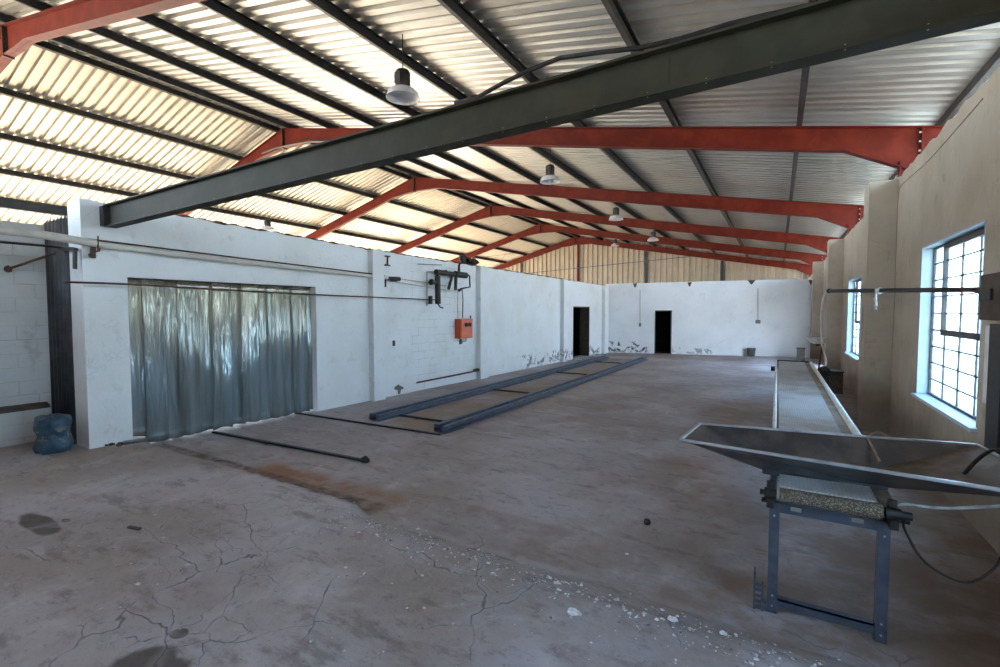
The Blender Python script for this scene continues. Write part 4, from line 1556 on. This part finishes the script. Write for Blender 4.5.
# rubble on the near slab
mb = MB()
for k in range(800):
    u = rnd(0, 1)
    x = -3.5 + 3.9 * u + random.gauss(0, 0.25)
    y = 3.0 - 0.10 * u + random.gauss(0, 0.13)
    if random.random() < 0.22:
        x, y = rnd(-5, 1.0), rnd(1.2, 3.2)
    r = abs(random.gauss(0, 0.0052)) + 0.0028
    mb.blob((x, y, floor_z(x, y) + r * 0.4), (r * rnd(.8, 1.5), r * rnd(.8, 1.5), r * .7), 5, 0.25)
tag(mb.build('loose_gravel', 'gravel', origin=(0, 0, 0)), 'scatter of pale grit and small stones along the worn slab edge', 'gravel', kind='stuff')
for (px, py, r, lab) in ((573, 612, .030, 'largest white plaster chip on the near floor, bottom centre'),
                         (579, 614, .014, 'small white chip touching the largest plaster chip'),
                         (672, 619, .024, 'white plaster chip alone between the bottom centre and the conveyor leg'),
                         (723, 633, .018, 'white plaster chip nearest the conveyor foot plate'),
                         (627, 554, .012, 'small dull chip lying on the brown dirt strip'),
                         (493, 574, .018, 'white plaster chip left of the grit scatter'),
                         (418, 529, .016, 'pale plaster chip just past the end of the step'),
                         (556, 583, .014, 'small white chip in the middle of the grit scatter'),
                         (488, 563, .012, 'small white chip at the left end of the grit scatter'),
                         (424, 608, .010, 'tiny white chip left of the large chips on the near slab')):
    p = un(px, py, 'z', SLAB)
    z = floor_z(p.x, p.y)
    p = un(px, py, 'z', z + r * .4)
    mb = MB().blob((p.x, p.y, z + r * 0.45), (r * 1.2, r * .9, r * .6), 8, 0.25)
    mb.blob((p.x + r * .8, p.y + r * .3, z + r * 0.3), (r * .6, r * .6, r * .4), 6, 0.3)
    tag(mb.build('plaster_chip', 'chip'), lab, 'plaster chip', 'loose chips on the near floor')
p = un(647, 522, 'z', 0.02)
tag(MB().blob((p.x, p.y, 0.02), (.035, .03, .028), 8, 0.25).build('dark_stone', 'black'), 'dark stone on the floor beyond the brown dirt strip', 'stone')
p = un(132, 529, 'z', SLAB + .01)
tag(MB().bar((p.x - .06, p.y, SLAB + .015), (p.x + .07, p.y + .03, SLAB + .015), 0.03, 0.015).build('wood_splinter', 'brownbox'), 'thin dark splinter on the left part of the near slab', 'splinter')

# bird nest on the ridge purlin
c_ = un(186, 76, 'x', -14.35)
mb = MB()
for k in range(40):
    a = rnd(0, 6.28)
    p = Vector((c_.x + 0.05 * math.cos(a), c_.y + 0.10 * math.sin(a), c_.z + rnd(-.04, .04)))
    q = p + Vector((rnd(-.08, .08), rnd(-.16, .16), rnd(-.06, .04)))
    mb.tube([p, q], 0.006, 4)
mb.blob(c_, (.07, .15, .05), 8, 0.2)
tag(mb.build('bird_nest', 'nest'), 'straw bird nest on the ridge purlin at upper left', 'nest')

# ------------------------------------------------------------------ light
w = bpy.data.worlds.new('sky')
S.world = w
w.use_nodes = True
nt = w.node_tree
bg = nt.nodes['Background']
tc = nt.nodes.new('ShaderNodeTexCoord')
sp = nt.nodes.new('ShaderNodeSeparateXYZ')
nt.links.new(tc.outputs['Generated'], sp.inputs[0])
mr = nt.nodes.new('ShaderNodeMapRange')
nt.links.new(sp.outputs[2], mr.inputs[0])
mr.inputs[1].default_value = 0.0
mr.inputs[2].default_value = 0.6
mx = nt.nodes.new('ShaderNodeMix')
mx.data_type = 'RGBA'
nt.links.new(mr.outputs[0], mx.inputs[0])
mx.inputs[6].default_value = (0.74, 0.89, 1.0, 1)
mx.inputs[7].default_value = (0.33, 0.58, 1.0, 1)
nt.links.new(mx.outputs[2], bg.inputs[0])
bg.inputs[1].default_value = 2.9

sd = bpy.data.lights.new('sun', 'SUN')
sd.energy = 12.0
sd.angle = 0.01
sd.color = (1.0, 0.90, 0.74)
so = bpy.data.objects.new('sun', sd)
COL.objects.link(so)
so.location = (-40, -10, 30)
d = Vector((math.cos(math.radians(36)) * 0.96, math.cos(math.radians(36)) * 0.28, -math.sin(math.radians(36))))
so.rotation_euler = d.to_track_quat('-Z', 'Y').to_euler()

vs_ = S.view_settings
vs_.view_transform = 'Standard'
vs_.look = 'None'
vs_.gamma = 1
vs_.use_curve_mapping = False
vs_.exposure = 2.4
S.cycles.max_bounces = 10
S.cycles.diffuse_bounces = 6
S.cycles.sample_clamp_indirect = 8
S.cycles.use_denoising = True
